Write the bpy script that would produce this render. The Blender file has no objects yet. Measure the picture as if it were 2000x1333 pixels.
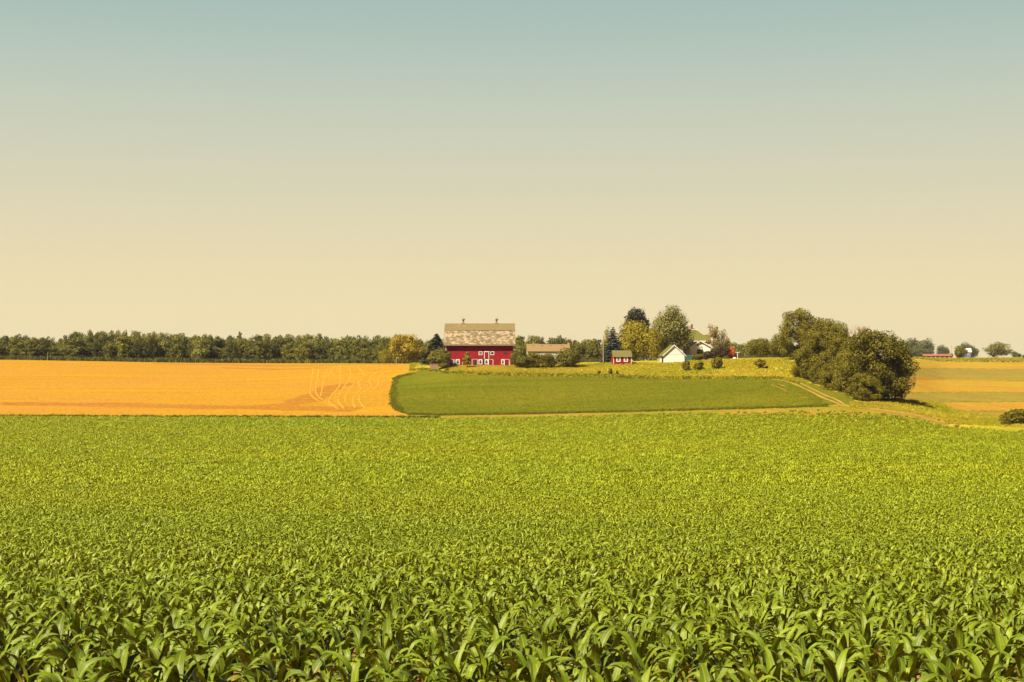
import bpy, math, random
import numpy as np
from mathutils import Vector, Matrix
R = math.radians
PI = math.pi
random.seed(7)
rng = np.random.default_rng(11)
sc = bpy.context.scene
COL = sc.collection

# ------------------------------------------------------------------ camera
F = 2778.0                      # focal length in photograph pixels (2000 wide)
PITCH = math.atan(33.5 / F)
cam_d = bpy.data.cameras.new('camera')
cam_d.lens = 50.0; cam_d.sensor_width = 36.0
cam_d.clip_start = 0.1; cam_d.clip_end = 20000
cam = bpy.data.objects.new('camera', cam_d); COL.objects.link(cam)
cam.location = (0, 0, 0); cam.rotation_euler = (PI / 2 + PITCH, 0, 0)
cam_d.dof.use_dof = True; cam_d.dof.focus_distance = 60.0; cam_d.dof.aperture_fstop = 9.0
sc.camera = cam

# ------------------------------------------------------------------ sun, sky, exposure
SUN_EL, SUN_AZ = R(46), R(42)   # azimuth measured from behind the camera towards its left
sd = Vector((-math.sin(SUN_AZ) * math.cos(SUN_EL), -math.cos(SUN_AZ) * math.cos(SUN_EL), math.sin(SUN_EL)))
sl = bpy.data.lights.new('sun', 'SUN'); sl.energy = 5.0; sl.angle = R(0.5); sl.color = (1.0, 0.87, 0.62)
sun = bpy.data.objects.new('sun', sl); COL.objects.link(sun)
sun.rotation_euler = sd.to_track_quat('Z', 'Y').to_euler()
EXPO = 1.25
vs = sc.view_settings
vs.view_transform = 'Standard'; vs.look = 'None'; vs.exposure = EXPO; vs.gamma = 1.0
sc.render.film_transparent = False
try:
    sc.cycles.max_bounces = 6; sc.cycles.transparent_max_bounces = 4; sc.cycles.volume_bounces = 0
    sc.cycles.use_denoising = True
except Exception:
    pass

def srgb(r, g, b):
    f = lambda c: (c / 12.92 if c <= 0.04045 else ((c + 0.055) / 1.055) ** 2.4)
    return (f(r / 255), f(g / 255), f(b / 255))

world = bpy.data.worlds.new('World'); sc.world = world; world.use_nodes = True
wn = world.node_tree; wn.nodes.clear()
def N(nt, t, **kw):
    n = nt.nodes.new(t)
    for k, v in kw.items(): setattr(n, k, v)
    return n
w_out = N(wn, 'ShaderNodeOutputWorld'); w_bg = N(wn, 'ShaderNodeBackground')
sky = N(wn, 'ShaderNodeTexSky'); sky.sky_type = 'NISHITA'; sky.sun_disc = False
sky.sun_elevation = SUN_EL; sky.sun_rotation = math.atan2(sd.x, sd.y)
sky.air_density = 1.0; sky.dust_density = 1.5; sky.ozone_density = 1.2
tc = N(wn, 'ShaderNodeTexCoord'); sx = N(wn, 'ShaderNodeSeparateXYZ')
wn.links.new(tc.outputs['Generated'], sx.inputs[0])
# a hazy summer sky: creamy dust glow at the horizon that clears to teal, then to the dimmed sky model overhead
ramp = N(wn, 'ShaderNodeValToRGB'); el = ramp.color_ramp; el.interpolation = 'B_SPLINE'
mr = N(wn, 'ShaderNodeMapRange'); mr.inputs['From Min'].default_value = -0.02; mr.inputs['From Max'].default_value = 0.30
wn.links.new(sx.outputs['Z'], mr.inputs['Value']); wn.links.new(mr.outputs[0], ramp.inputs[0])
K = 2 ** (-EXPO) / 0.12
stops = [(0.0, (245, 226, 175)), (0.10, (243, 224, 175)), (0.25, (236, 220, 177)), (0.40, (221, 213, 182)), (0.56, (203, 207, 186)), (0.70, (184, 199, 187)), (0.84, (163, 188, 183))]
while len(el.elements) < len(stops): el.elements.new(0.5)
for e, (p, c) in zip(el.elements, stops):
    e.position = p; c = srgb(*c); e.color = (c[0], c[1], c[2], 1)
mul = N(wn, 'ShaderNodeVectorMath', operation='SCALE'); mul.inputs['Scale'].default_value = K
wn.links.new(ramp.outputs[0], mul.inputs[0])
mix = N(wn, 'ShaderNodeMix', data_type='RGBA')
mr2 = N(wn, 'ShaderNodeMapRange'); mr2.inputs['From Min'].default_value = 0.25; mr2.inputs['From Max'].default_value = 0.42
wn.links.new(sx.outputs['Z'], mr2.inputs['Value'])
# glow kept to the view ahead; sky elsewhere dimmed and tinted to deepen shadows
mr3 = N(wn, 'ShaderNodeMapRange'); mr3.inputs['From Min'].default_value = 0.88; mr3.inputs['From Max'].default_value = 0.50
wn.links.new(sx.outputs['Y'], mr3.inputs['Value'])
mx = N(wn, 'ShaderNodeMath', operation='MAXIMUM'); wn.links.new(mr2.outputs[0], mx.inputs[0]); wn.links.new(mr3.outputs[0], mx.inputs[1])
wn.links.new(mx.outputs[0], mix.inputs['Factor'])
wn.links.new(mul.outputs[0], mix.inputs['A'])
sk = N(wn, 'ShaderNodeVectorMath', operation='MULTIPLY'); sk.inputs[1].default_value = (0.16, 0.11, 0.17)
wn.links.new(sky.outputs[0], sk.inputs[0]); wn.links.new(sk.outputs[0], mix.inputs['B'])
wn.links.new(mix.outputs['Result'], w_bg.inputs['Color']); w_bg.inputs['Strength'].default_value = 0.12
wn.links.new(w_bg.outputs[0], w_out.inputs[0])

# ------------------------------------------------------------------ photograph pixel <-> direction
def uw(px, py):
    cx = (np.asarray(px, float) - 1000) / F; cy = (666.5 - np.asarray(py, float)) / F
    yy = math.cos(PITCH) - cy * math.sin(PITCH); zz = math.sin(PITCH) + cy * math.cos(PITCH)
    return cx / yy, zz / yy

# ------------------------------------------------------------------ terrain: knots (photo row -> depth) along some bearings
CORN_H = 0.55
common = [(1333, 10), (1280, 12.5), (1200, 19), (1150, 28), (1100, 41), (1050, 57), (1000, 78), (950, 105), (900, 145), (860, 192)]
cols = {
 -600: [(812, 262, 1), (780, 310), (750, 360), (725, 420), (702, 490), (704, 600), (707, 800), (704, 2000)],
 0:    [(812, 262, 1), (780, 310), (750, 360), (725, 420), (703.5, 490), (706, 600), (707, 800), (704, 2000)],
 400:  [(813, 262, 1), (780, 310), (750, 360), (728, 420), (709.5, 490), (711, 600), (711, 800), (704, 2000)],
 770:  [(814, 262, 1), (780, 303), (750, 345), (725, 380), (711, 420), (711.5, 600), (711, 800), (704, 2000)],
 900:  [(814, 262, 1), (780, 302), (745, 338), (728, 353), (716, 366), (711, 385), (712, 430), (712, 600), (704, 2000)],
 1080: [(812, 260, 1), (780, 300), (745, 334), (728, 352), (716, 366), (709, 390), (710, 430), (711, 600), (704, 2000)],
 1300: [(806, 258, 1), (775, 295), (740, 338), (724, 355), (709.5, 374), (704, 395), (705, 430), (708, 600), (704, 2000)],
 1520: [(799, 252, 1), (770, 285), (740, 330), (720, 350), (705, 368), (698.5, 385), (700, 420), (705, 600), (703, 2000)],
 1620: [(795, 250, 1), (780, 265), (757, 310), (730, 345), (708, 375), (701, 400), (702, 450), (704, 600), (702, 2000)],
 1700: [(797, 248, 1), (785, 270), (760, 320), (735, 370), (712, 440), (703, 520), (703, 700), (700, 950), (702, 2000)],
 1780: [(806, 245, 1), (785, 290), (767, 350), (740, 440), (718, 560), (702.5, 700), (699.5, 900), (701, 2000)],
 1850: [(828, 232, 1), (806, 275), (786, 335), (767, 400), (741, 530), (719, 680), (701.5, 850), (699, 960), (701, 2000)],
 2000: [(838, 215, 1), (825, 245), (803, 310), (786, 360), (767, 420), (743, 540), (720, 690), (700.5, 860), (698, 970), (700, 2000)],
 2500: [(840, 215, 1), (828, 245), (805, 310), (788, 360), (768, 420), (744, 540), (720, 690), (699, 860), (697, 970), (700, 2000)],
}
def pchip(x, y, xq):
    x = np.asarray(x, float); y = np.asarray(y, float); h = np.diff(x); dl = np.diff(y) / h
    m = np.zeros_like(y)
    for i in range(1, len(x) - 1):
        if dl[i-1] * dl[i] > 0:
            w1 = 2 * h[i] + h[i-1]; w2 = h[i] + 2 * h[i-1]
            m[i] = (w1 + w2) / (w1 / dl[i-1] + w2 / dl[i])
    m[0] = dl[0]; m[-1] = dl[-1]
    xq = np.clip(xq, x[0], x[-1]); k = np.clip(np.searchsorted(x, xq) - 1, 0, len(x) - 2)
    t = (xq - x[k]) / h[k]
    return ((1+2*t)*(1-t)**2*y[k] + t*(1-t)**2*h[k]*m[k] + t*t*(3-2*t)*y[k+1] + t*t*(t-1)*h[k]*m[k+1])
DG = np.concatenate([np.arange(0, 500, 2.0), np.arange(500, 1100, 5.0), np.arange(1100, 2001, 50.0)])
CU, CZ = [], []
for px, kn in sorted(cols.items()):
    ds, zs = [0, 5], [-1.72, -2.28]
    for py, d in common:
        ds.append(d); zs.append(uw(1000, py)[1] * d - CORN_H)
    for k in kn:
        ds.append(k[1]); zs.append(uw(1000, k[0])[1] * k[1] - (CORN_H if len(k) > 2 else 0))
    CU.append((px - 1000) / F); CZ.append(pchip(ds, zs, DG))
CU = np.array(CU); CZ = np.array(CZ)
UG = np.linspace(CU[0], CU[-1], 500)
ZG = np.stack([pchip(CU, CZ[:, j], UG) for j in range(len(DG))], 1)
# a light smoothing along depth
for _ in range(3):
    ZG[:, 3:-1] = (ZG[:, 2:-2] + 2 * ZG[:, 3:-1] + ZG[:, 4:]) / 4
def hz(x, y):
    x = np.asarray(x, float); y = np.asarray(y, float)
    yy = np.clip(y, 0, 1999); u = np.clip(x / np.maximum(yy, 20), UG[0], UG[-1] - 1e-9)
    i = np.clip(((u - UG[0]) / (UG[1] - UG[0])).astype(int), 0, len(UG) - 2); a = (u - UG[i]) / (UG[1] - UG[0])
    j = np.clip(np.searchsorted(DG, yy, side='right') - 1, 0, len(DG) - 2); b = (yy - DG[j]) / (DG[j+1] - DG[j])
    z = (ZG[i, j]*(1-a)*(1-b) + ZG[i+1, j]*a*(1-b) + ZG[i, j+1]*(1-a)*b + ZG[i+1, j+1]*a*b)
    n = 0.10*np.sin(x*0.13+1.7*np.sin(y*0.045))*np.sin(y*0.09+x*0.03) * np.clip((y-20)/60, 0, 1)*np.clip((900-y)/300, 0, 1)*0.35
    return z + n
DD = np.concatenate([np.arange(8, 500, 0.5), np.arange(500, 1990, 2.0)])
def find_d(px, py):
    """depth at which the ray through a photo pixel meets the ground"""
    u, w = uw(px, py); u = float(u); w = float(w)
    f = hz(u * DD, DD) - w * DD
    k = np.argmax(f >= 0)
    if f[k] < 0: return 980.0
    if k == 0: return DD[0]
    t = f[k-1] / (f[k-1] - f[k]); return DD[k-1] + t * (DD[k] - DD[k-1])
def on_ground(px, py):
    d = find_d(px, py); x = float(uw(px, py)[0]) * d
    return x, d, float(hz(x, d))
def at(px, d):
    x = (px - 1000) / F * d
    return x, d, float(hz(x, d))
def zrow(py, d): return float(uw(1000, py)[1]) * d

# ------------------------------------------------------------------ material helpers
SC = 0.79        # overall reflectance that goes with the exposure
sc3 = lambda c: tuple(v * SC for v in c[:3])
def new_mat(name):
    m = bpy.data.materials.new(name); m.use_nodes = True; nt = m.node_tree; nt.nodes.clear()
    o = N(nt, 'ShaderNodeOutputMaterial'); b = N(nt, 'ShaderNodeBsdfPrincipled')
    nt.links.new(b.outputs[0], o.inputs[0]); b.inputs['Roughness'].default_value = 0.8
    b.inputs['Specular IOR Level'].default_value = 0.25
    return m, nt, b, o
def mixc(nt, f, a, b, bt='MIX'):
    n = N(nt, 'ShaderNodeMix', data_type='RGBA', blend_type=bt)
    for s, v in (('Factor', f), ('A', a), ('B', b)):
        if hasattr(v, 'links') or hasattr(v, 'is_linked'): nt.links.new(v, n.inputs[s])
        elif s == 'Factor': n.inputs[s].default_value = v
        else: n.inputs[s].default_value = (*v[:3], 1)
    return n.outputs['Result']
def noise(nt, scale, detail=3, vec=None, rough=0.55, stretch=None, rot=0.0, dist=0.0):
    n = N(nt, 'ShaderNodeTexNoise'); n.inputs['Scale'].default_value = scale; n.inputs['Detail'].default_value = detail
    n.inputs['Roughness'].default_value = rough; n.inputs['Distortion'].default_value = dist
    if vec is None:
        g = N(nt, 'ShaderNodeNewGeometry'); vec = g.outputs['Position']
    if stretch:
        mp = N(nt, 'ShaderNodeMapping'); mp.inputs['Scale'].default_value = stretch; mp.inputs['Rotation'].default_value = (0, 0, rot)
        nt.links.new(vec, mp.inputs['Vector']); vec = mp.outputs[0]
    nt.links.new(vec, n.inputs['Vector'])
    return n.outputs['Fac']
def remap(nt, v, a, b, c=0.0, d=1.0):
    n = N(nt, 'ShaderNodeMapRange'); n.inputs['From Min'].default_value = a; n.inputs['From Max'].default_value = b
    n.inputs['To Min'].default_value = c; n.inputs['To Max'].default_value = d
    nt.links.new(v, n.inputs['Value']); return n.outputs[0]
def bump(nt, b, h, strength=0.4, dist=0.05):
    n = N(nt, 'ShaderNodeBump'); n.inputs['Strength'].default_value = strength; n.inputs['Distance'].default_value = dist
    nt.links.new(h, n.inputs['Height']); nt.links.new(n.outputs[0], b.inputs['Normal'])
def simple(name, col, rough=0.7, var=0.12, scale=3.0, bumps=0.2):
    col = sc3(col)
    m, nt, b, o = new_mat(name)
    f = noise(nt, scale, 4)
    c = mixc(nt, f, [v * (1 - var) for v in col], [v * (1 + var) for v in col])
    nt.links.new(c, b.inputs['Base Color']); b.inputs['Roughness'].default_value = rough
    if bumps: bump(nt, b, noise(nt, scale * 8, 2), bumps, 0.02)
    return m
def field_mat(name, base, light, dark, streak_rot=0.0, sx_=0.06, sy_=0.9, fine=2.5, patch=0.03, pcol=None, amt=0.7):
    """stubble or crop seen from afar: long streaks of the drill rows, large soft patches and fine grain"""
    base, light, dark = sc3(base), sc3(light), sc3(dark); pcol = sc3(pcol) if pcol else None
    m, nt, b, o = new_mat(name)
    s = remap(nt, noise(nt, 1.0, 5, stretch=(sx_, sy_, 0.3), rot=streak_rot, dist=0.6), 0.3, 0.7)
    c = mixc(nt, s, dark, light)
    c = mixc(nt, 1 - amt, c, base)
    p = remap(nt, noise(nt, patch, 4, stretch=(1, 1.7, 1)), 0.42, 0.68)
    if pcol: c = mixc(nt, p, c, pcol)
    g = noise(nt, fine, 4, rough=0.75)
    g2 = remap(nt, g, 0.3, 0.7, 0.62, 1.3)
    v = N(nt, 'ShaderNodeVectorMath', operation='SCALE'); nt.links.new(c, v.inputs[0]); nt.links.new(g2, v.inputs['Scale'])
    nt.links.new(v.outputs[0], b.inputs['Base Color']); b.inputs['Roughness'].default_value = 0.95
    b.inputs['Specular IOR Level'].default_value = 0.05
    bump(nt, b, g, 0.5, 0.25)
    return m
def leaf_mat(name, base, alt, trans=0.3, rough=0.55, spec=0.3, patch=0.0, pcol=None, midrib=None, randamt=1.0):
    base, alt = sc3(base), sc3(alt); pcol = sc3(pcol) if pcol else None
    m, nt, b, o = new_mat(name)
    g = N(nt, 'ShaderNodeNewGeometry'); oi = N(nt, 'ShaderNodeObjectInfo')
    c = mixc(nt, g.outputs['Random Per Island'], base, alt)
    r = remap(nt, oi.outputs['Random'], 0, 1, 1 - 0.22 * randamt, 1 + 0.22 * randamt)
    v = N(nt, 'ShaderNodeVectorMath', operation='SCALE'); nt.links.new(c, v.inputs[0]); nt.links.new(r, v.inputs['Scale'])
    c = v.outputs[0]
    if pcol:
        f = remap(nt, noise(nt, patch, 4), 0.42, 0.6)
        c = mixc(nt, f, c, pcol)
    if midrib:
        uv = N(nt, 'ShaderNodeUVMap'); s = N(nt, 'ShaderNodeSeparateXYZ'); nt.links.new(uv.outputs[0], s.inputs[0])
        f = remap(nt, s.outputs['X'], 0.0, 0.16, 0.75, 0.0)
        c = mixc(nt, f, c, midrib)
        vn = N(nt, 'ShaderNodeTexWave'); vn.inputs['Scale'].default_value = 4.0; nt.links.new(uv.outputs[0], vn.inputs['Vector'])
        bump(nt, b, vn.outputs['Fac'], 0.25, 0.004)
    nt.links.new(c, b.inputs['Base Color']); b.inputs['Roughness'].default_value = rough
    b.inputs['Specular IOR Level'].default_value = spec
    tr = N(nt, 'ShaderNodeBsdfTranslucent'); ms = N(nt, 'ShaderNodeMixShader'); ms.inputs[0].default_value = trans
    tcol = mixc(nt, 1.0, c, (1.5, 1.35, 0.6), 'MULTIPLY')
    nt.links.new(tcol, tr.inputs['Color']); nt.links.new(b.outputs[0], ms.inputs[1]); nt.links.new(tr.outputs[0], ms.inputs[2])
    nt.links.new(ms.outputs[0], o.inputs[0])
    return m

# ------------------------------------------------------------------ mesh builders
def tag(o, label=None, cat=None, group=None, kind=None):
    if label: o['label'] = label
    if cat: o['category'] = cat
    if group: o['group'] = group
    if kind: o['kind'] = kind
    return o
def mesh_from(name, V, Fc, mats=None, smooth=False, uv=None):
    me = bpy.data.meshes.new(name); V = np.asarray(V, np.float32)
    if isinstance(Fc, np.ndarray):
        n, k = Fc.shape
        me.vertices.add(len(V)); me.vertices.foreach_set('co', V.ravel())
        me.loops.add(n * k); me.loops.foreach_set('vertex_index', Fc.astype(np.int32).ravel())
        me.polygons.add(n); me.polygons.foreach_set('loop_start', np.arange(0, n * k, k, dtype=np.int32))
        me.polygons.foreach_set('loop_total', np.full(n, k, np.int32))
        me.update(calc_edges=True); me.validate()
    else:
        me.from_pydata([tuple(map(float, v)) for v in V], [], Fc); me.update()
    if uv is not None:
        l = me.uv_layers.new(name='UVMap'); li = np.zeros(len(me.loops), np.int32); me.loops.foreach_get('vertex_index', li)
        l.data.foreach_set('uv', np.asarray(uv, np.float32)[li].ravel())
    if smooth: me.polygons.foreach_set('use_smooth', np.ones(len(me.polygons), bool))
    for m in (mats if isinstance(mats, (list, tuple)) else [mats] if mats else []): me.materials.append(m)
    return me
def link(name, me, parent=None, loc=None):
    o = bpy.data.objects.new(name, me); COL.objects.link(o)
    if parent is not None: o.parent = parent
    if loc is not None: o.location = loc
    return o
class MB:
    def __init__(s): s.v = []; s.f = []
    def add(s, V, Fc):
        n = len(s.v); s.v += [tuple(map(float, p)) for p in V]; s.f += [tuple(n + i for i in f) for f in Fc]; return s
    def box(s, x0, x1, y0, y1, z0, z1):
        V = [(x0,y0,z0),(x1,y0,z0),(x1,y1,z0),(x0,y1,z0),(x0,y0,z1),(x1,y0,z1),(x1,y1,z1),(x0,y1,z1)]
        return s.add(V, [(0,3,2,1),(4,5,6,7),(0,1,5,4),(1,2,6,5),(2,3,7,6),(3,0,4,7)])
    def prism(s, pts, y0, y1):      # pts in (x, z), extruded along y
        n = len(pts); V = [(p[0], y0, p[1]) for p in pts] + [(p[0], y1, p[1]) for p in pts]
        return s.add(V, [tuple(range(n)), tuple(range(2*n-1, n-1, -1))] + [(i, n+i, n+(i+1)%n, (i+1)%n) for i in range(n)])
    def prismx(s, pts, x0, x1):     # pts in (y, z), extruded along x
        n = len(pts); V = [(x0, p[0], p[1]) for p in pts] + [(x1, p[0], p[1]) for p in pts]
        return s.add(V, [tuple(range(n-1, -1, -1)), tuple(range(n, 2*n))] + [((i+1)%n, n+(i+1)%n, n+i, i) for i in range(n)])
    def tube(s, pts, rs, n=8):
        V = []; Fc = []
        pts = [Vector(p) for p in pts]
        for i, p in enumerate(pts):
            t = (pts[min(i+1, len(pts)-1)] - pts[max(i-1, 0)]).normalized()
            a = t.orthogonal().normalized(); b = t.cross(a)
            for k in range(n):
                q = p + (a * math.cos(2*PI*k/n) + b * math.sin(2*PI*k/n)) * rs[i]; V.append(q[:])
        for i in range(len(pts) - 1):
            for k in range(n):
                Fc.append((i*n+k, i*n+(k+1)%n, (i+1)*n+(k+1)%n, (i+1)*n+k))
        Fc.append(tuple(range(n-1, -1, -1))); Fc.append(tuple((len(pts)-1)*n + k for k in range(n)))
        return s.add(V, Fc)
    def build(s, name, mat, parent=None, loc=None, smooth=False):
        me = mesh_from(name, s.v, s.f, mat, smooth)
        bm_fix(me)
        return link(name, me, parent, loc)
def bm_fix(me):
    import bmesh
    bm = bmesh.new(); bm.from_mesh(me); bmesh.ops.recalc_face_normals(bm, faces=bm.faces); bm.to_mesh(me); bm.free()
def empty(name, loc, rz=0.0, label=None, cat=None, group=None):
    o = bpy.data.objects.new(name, None); COL.objects.link(o); o.location = loc; o.rotation_euler = (0, 0, rz)
    o.empty_display_size = 0.5
    return tag(o, label, cat, group)

# ------------------------------------------------------------------ MATERIALS
M = {}
M['soil'] = None
def soil_mat():
    m, nt, b, o = new_mat('tilled_soil')
    f = noise(nt, 9, 6, rough=0.7); c = mixc(nt, remap(nt, f, 0.3, 0.7), (0.24, 0.10, 0.025), (0.66, 0.32, 0.075))
    c = mixc(nt, remap(nt, noise(nt, 0.5, 3), 0.4, 0.7), c, (0.50, 0.24, 0.09))
    nt.links.new(c, b.inputs['Base Color']); b.inputs['Roughness'].default_value = 1.0
    bump(nt, b, noise(nt, 14, 6, rough=0.7), 1.0, 0.09); return m
M['soil'] = soil_mat()
M['golden'] = field_mat('golden_stubble', (0.46, 0.250, 0.015), (0.50, 0.290, 0.016), (0.36, 0.175, 0.014), 0.02, 0.010, 0.22, 1.3, 0.016, (0.46, 0.225, 0.030))
M['golden2'] = field_mat('golden_stubble_pale', (0.41, 0.275, 0.020), (0.49, 0.33, 0.028), (0.32, 0.215, 0.018), 0.0, 0.015, 0.25, 0.9, 0.03, (0.40, 0.20, 0.025))
M['bare'] = field_mat('bare_earth_strip', (0.38, 0.175, 0.020), (0.44, 0.210, 0.024), (0.30, 0.125, 0.016), 0.0, 0.03, 0.8, 1.0, 0.04)
M['track'] = field_mat('pale_wheel_track', (0.52, 0.31, 0.040), (0.56, 0.34, 0.05), (0.48, 0.27, 0.03), 0.0, 0.3, 0.3, 1.5, 0.05)
M['bare_path'] = field_mat('tan_bare_path', (0.42, 0.25, 0.06), (0.50, 0.30, 0.08), (0.30, 0.20, 0.03), 0.0, 0.2, 0.5, 1.5, 0.06, (0.28, 0.24, 0.02))
M['track_dirt'] = field_mat('dirt_track', (0.42, 0.27, 0.055), (0.48, 0.31, 0.07), (0.30, 0.20, 0.035), 0.0, 0.4, 0.4, 2.0, 0.05)
M['headland'] = field_mat('headland_soil', (0.35, 0.225, 0.034), (0.43, 0.26, 0.045), (0.25, 0.19, 0.018), 0.0, 0.05, 0.5, 1.5, 0.06, (0.22, 0.20, 0.012))
M['green'] = field_mat('green_crop', (0.130, 0.146, 0.006), (0.175, 0.180, 0.007), (0.085, 0.104, 0.004), 0.0, 0.015, 0.22, 1.6, 0.018, (0.17, 0.16, 0.008), 0.8)
M['green_far'] = field_mat('green_brown_crop', (0.28, 0.225, 0.028), (0.37, 0.275, 0.034), (0.19, 0.175, 0.02), 0.0, 0.05, 0.5, 0.7, 0.04, (0.26, 0.16, 0.03), 0.7)
M['meadow'] = field_mat('meadow_grass', (0.35, 0.325, 0.020), (0.43, 0.37, 0.024), (0.23, 0.24, 0.014), 0.0, 0.05, 0.25, 0.9, 0.035, (0.50, 0.37, 0.035), 0.8)
CORN_RIB = (0.30, 0.36, 0.08)
def corn_mat():
    m = leaf_mat('corn_leaf', (0.096, 0.152, 0.007), (0.185, 0.242, 0.012), 0.07, 0.42, 0.28, midrib=(0.27, 0.31, 0.04))
    nt = m.node_tree; b = [n for n in nt.nodes if n.type == 'BSDF_PRINCIPLED'][0]; tl = [n for n in nt.nodes if n.type == 'BSDF_TRANSLUCENT'][0]
    c = b.inputs['Base Color'].links[0].from_socket
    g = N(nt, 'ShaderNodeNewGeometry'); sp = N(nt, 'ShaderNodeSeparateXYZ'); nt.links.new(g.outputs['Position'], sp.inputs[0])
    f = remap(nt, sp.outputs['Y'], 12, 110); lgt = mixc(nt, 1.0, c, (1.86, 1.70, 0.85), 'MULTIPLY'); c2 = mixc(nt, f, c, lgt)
    p = remap(nt, noise(nt, 0.03, 4, stretch=(0.6, 1.4, 1)), 0.38, 0.66); c3 = mixc(nt, p, c2, mixc(nt, 1.0, c2, (1.16, 1.06, 0.85), 'MULTIPLY'))
    yl = remap(nt, g.outputs['Random Per Island'], 0.975, 0.98); c4 = mixc(nt, yl, c3, (0.42, 0.33, 0.05))
    nt.links.new(c4, b.inputs['Base Color']); nt.links.new(mixc(nt, 1.0, c4, (1.5, 1.35, 0.6), 'MULTIPLY'), tl.inputs['Color'])
    return m
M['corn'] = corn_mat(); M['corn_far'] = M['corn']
M['stalk'] = simple('corn_stalk', (0.20, 0.24, 0.04), 0.5)
M['bark'] = simple('bark', (0.16, 0.115, 0.075), 0.9, 0.3, 2.0, 0.6)
M['bark_pale'] = simple('pale_bark', (0.42, 0.30, 0.19), 0.9, 0.2, 2.0, 0.5)
M['deadwood'] = simple('dead_branches', (0.30, 0.19, 0.14), 0.9, 0.2, 2.0, 0.3)

# ------------------------------------------------------------------ SETTING: ground sheet and the fields laid on it
def ground():
    ys = np.concatenate([np.arange(-60, 60, 1.5), np.arange(60, 480, 2.0), np.arange(480, 1100, 8.0), np.geomspace(1100, 2400, 30)])
    us = np.concatenate([np.linspace(-1.2, -0.46, 40, endpoint=False), np.linspace(-0.46, 0.46, 560), np.linspace(0.46, 1.2, 41)[1:]])
    Y, U = np.meshgrid(ys, us, indexing='ij')
    W = np.sqrt(np.maximum(Y, 0) ** 2 + 35 ** 2) ; X = U * W
    Z = hz(X, np.clip(Y, 0, 1990)) + np.minimum(Y, 0) * -0.0
    far = np.clip((Y - 1990), 0, None); Z = Z - far * 0.006 - 0.0
    Z = Z - np.clip(-Y, 0, None) * 0.01
    V = np.stack([X, Y, Z], -1).reshape(-1, 3); a, b = Y.shape
    I = np.arange(a * b).reshape(a, b)
    Fc = np.stack([I[:-1, :-1], I[:-1, 1:], I[1:, 1:], I[1:, :-1]], -1).reshape(-1, 4)
    o = link('ground', mesh_from('ground', V, Fc, M['meadow'], True)); tag(o, kind='structure'); return o
ground()
def sheet(name, near, far, off, mat, rows=60, step=4.0, skirt=0.0, wob=0.0, dmax=975.0, far_d=None):
    """a field laid on the ground: photo columns with their near and far edge rows, found again on the real terrain"""
    nx = np.array([p[0] for p in near]); ny = np.array([p[1] for p in near]); fx = np.array([p[0] for p in far]); fy = np.array([p[1] for p in far])
    a0 = max(nx[0], fx[0]); a1 = min(nx[-1], fx[-1]); n = max(4, int((a1 - a0) / step)); xs = np.linspace(a0, a1, n)
    V = []
    for px in xs:
        jn = wob * (math.sin(px * .31) + .6 * math.sin(px * .83 + 1)); jf = wob * (math.sin(px * .27 + 2) + .6 * math.sin(px * .71))
        d0 = find_d(px, np.interp(px, nx, ny) + jn * .5); d1 = find_d(px, np.interp(px, fx, fy) + jf * .5)
        d1 = min(d1, dmax)
        if far_d: d1 = np.interp(px, [p[0] for p in far_d], [p[1] for p in far_d])
        u = (px - 1000) / F
        d = d0 + (max(d1, d0 + 0.2) - d0) * np.linspace(0, 1, rows); x = u * d; z = hz(x, d) + off
        if skirt: d = np.r_[d0 - 0.05, d]; x = u * d; z = np.r_[z[0] - skirt, z]
        V.append(np.stack([x, d, z], -1))
    V = np.array(V); a, b = V.shape[:2]; I = np.arange(a * b).reshape(a, b)
    Fc = np.stack([I[:-1, :-1], I[1:, :-1], I[1:, 1:], I[:-1, 1:]], -1).reshape(-1, 4)
    o = link(name, mesh_from(name, V.reshape(-1, 3), Fc, mat, True)); tag(o, kind='structure'); return o
def ribbon(name, pts, width, off, mat, taper=False):
    P = [np.array(on_ground(*p)) for p in pts]; t = np.arange(len(P)); tt = np.linspace(0, len(P) - 1, len(P) * 14)
    X = pchip(t, [p[0] for p in P], tt); Y = pchip(t, [p[1] for p in P], tt)
    dx = np.gradient(X); dy = np.gradient(Y); L = np.hypot(dx, dy) + 1e-9; nx, ny = -dy / L, dx / L
    w = width / 2 * np.ones_like(X)
    if taper: w = w * np.sin(np.linspace(0.12, PI - 0.12, len(X))) ** 0.5
    w = w * (1 + 0.25 * np.sin(tt * 5.1) * np.sin(tt * 2.3))
    rows = []
    for s in (-1, -0.33, 0.33, 1):
        xx = X + nx * w * s; yy = Y + ny * w * s; rows.append(np.stack([xx, yy, hz(xx, yy) + off], -1))
    V = np.array(rows); a, b = V.shape[:2]; I = np.arange(a * b).reshape(a, b)
    Fc = np.stack([I[:-1, :-1], I[1:, :-1], I[1:, 1:], I[:-1, 1:]], -1).reshape(-1, 4)
    o = link(name, mesh_from(name, V.reshape(-1, 3), Fc, mat, True)); tag(o, kind='structure'); return o

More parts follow.
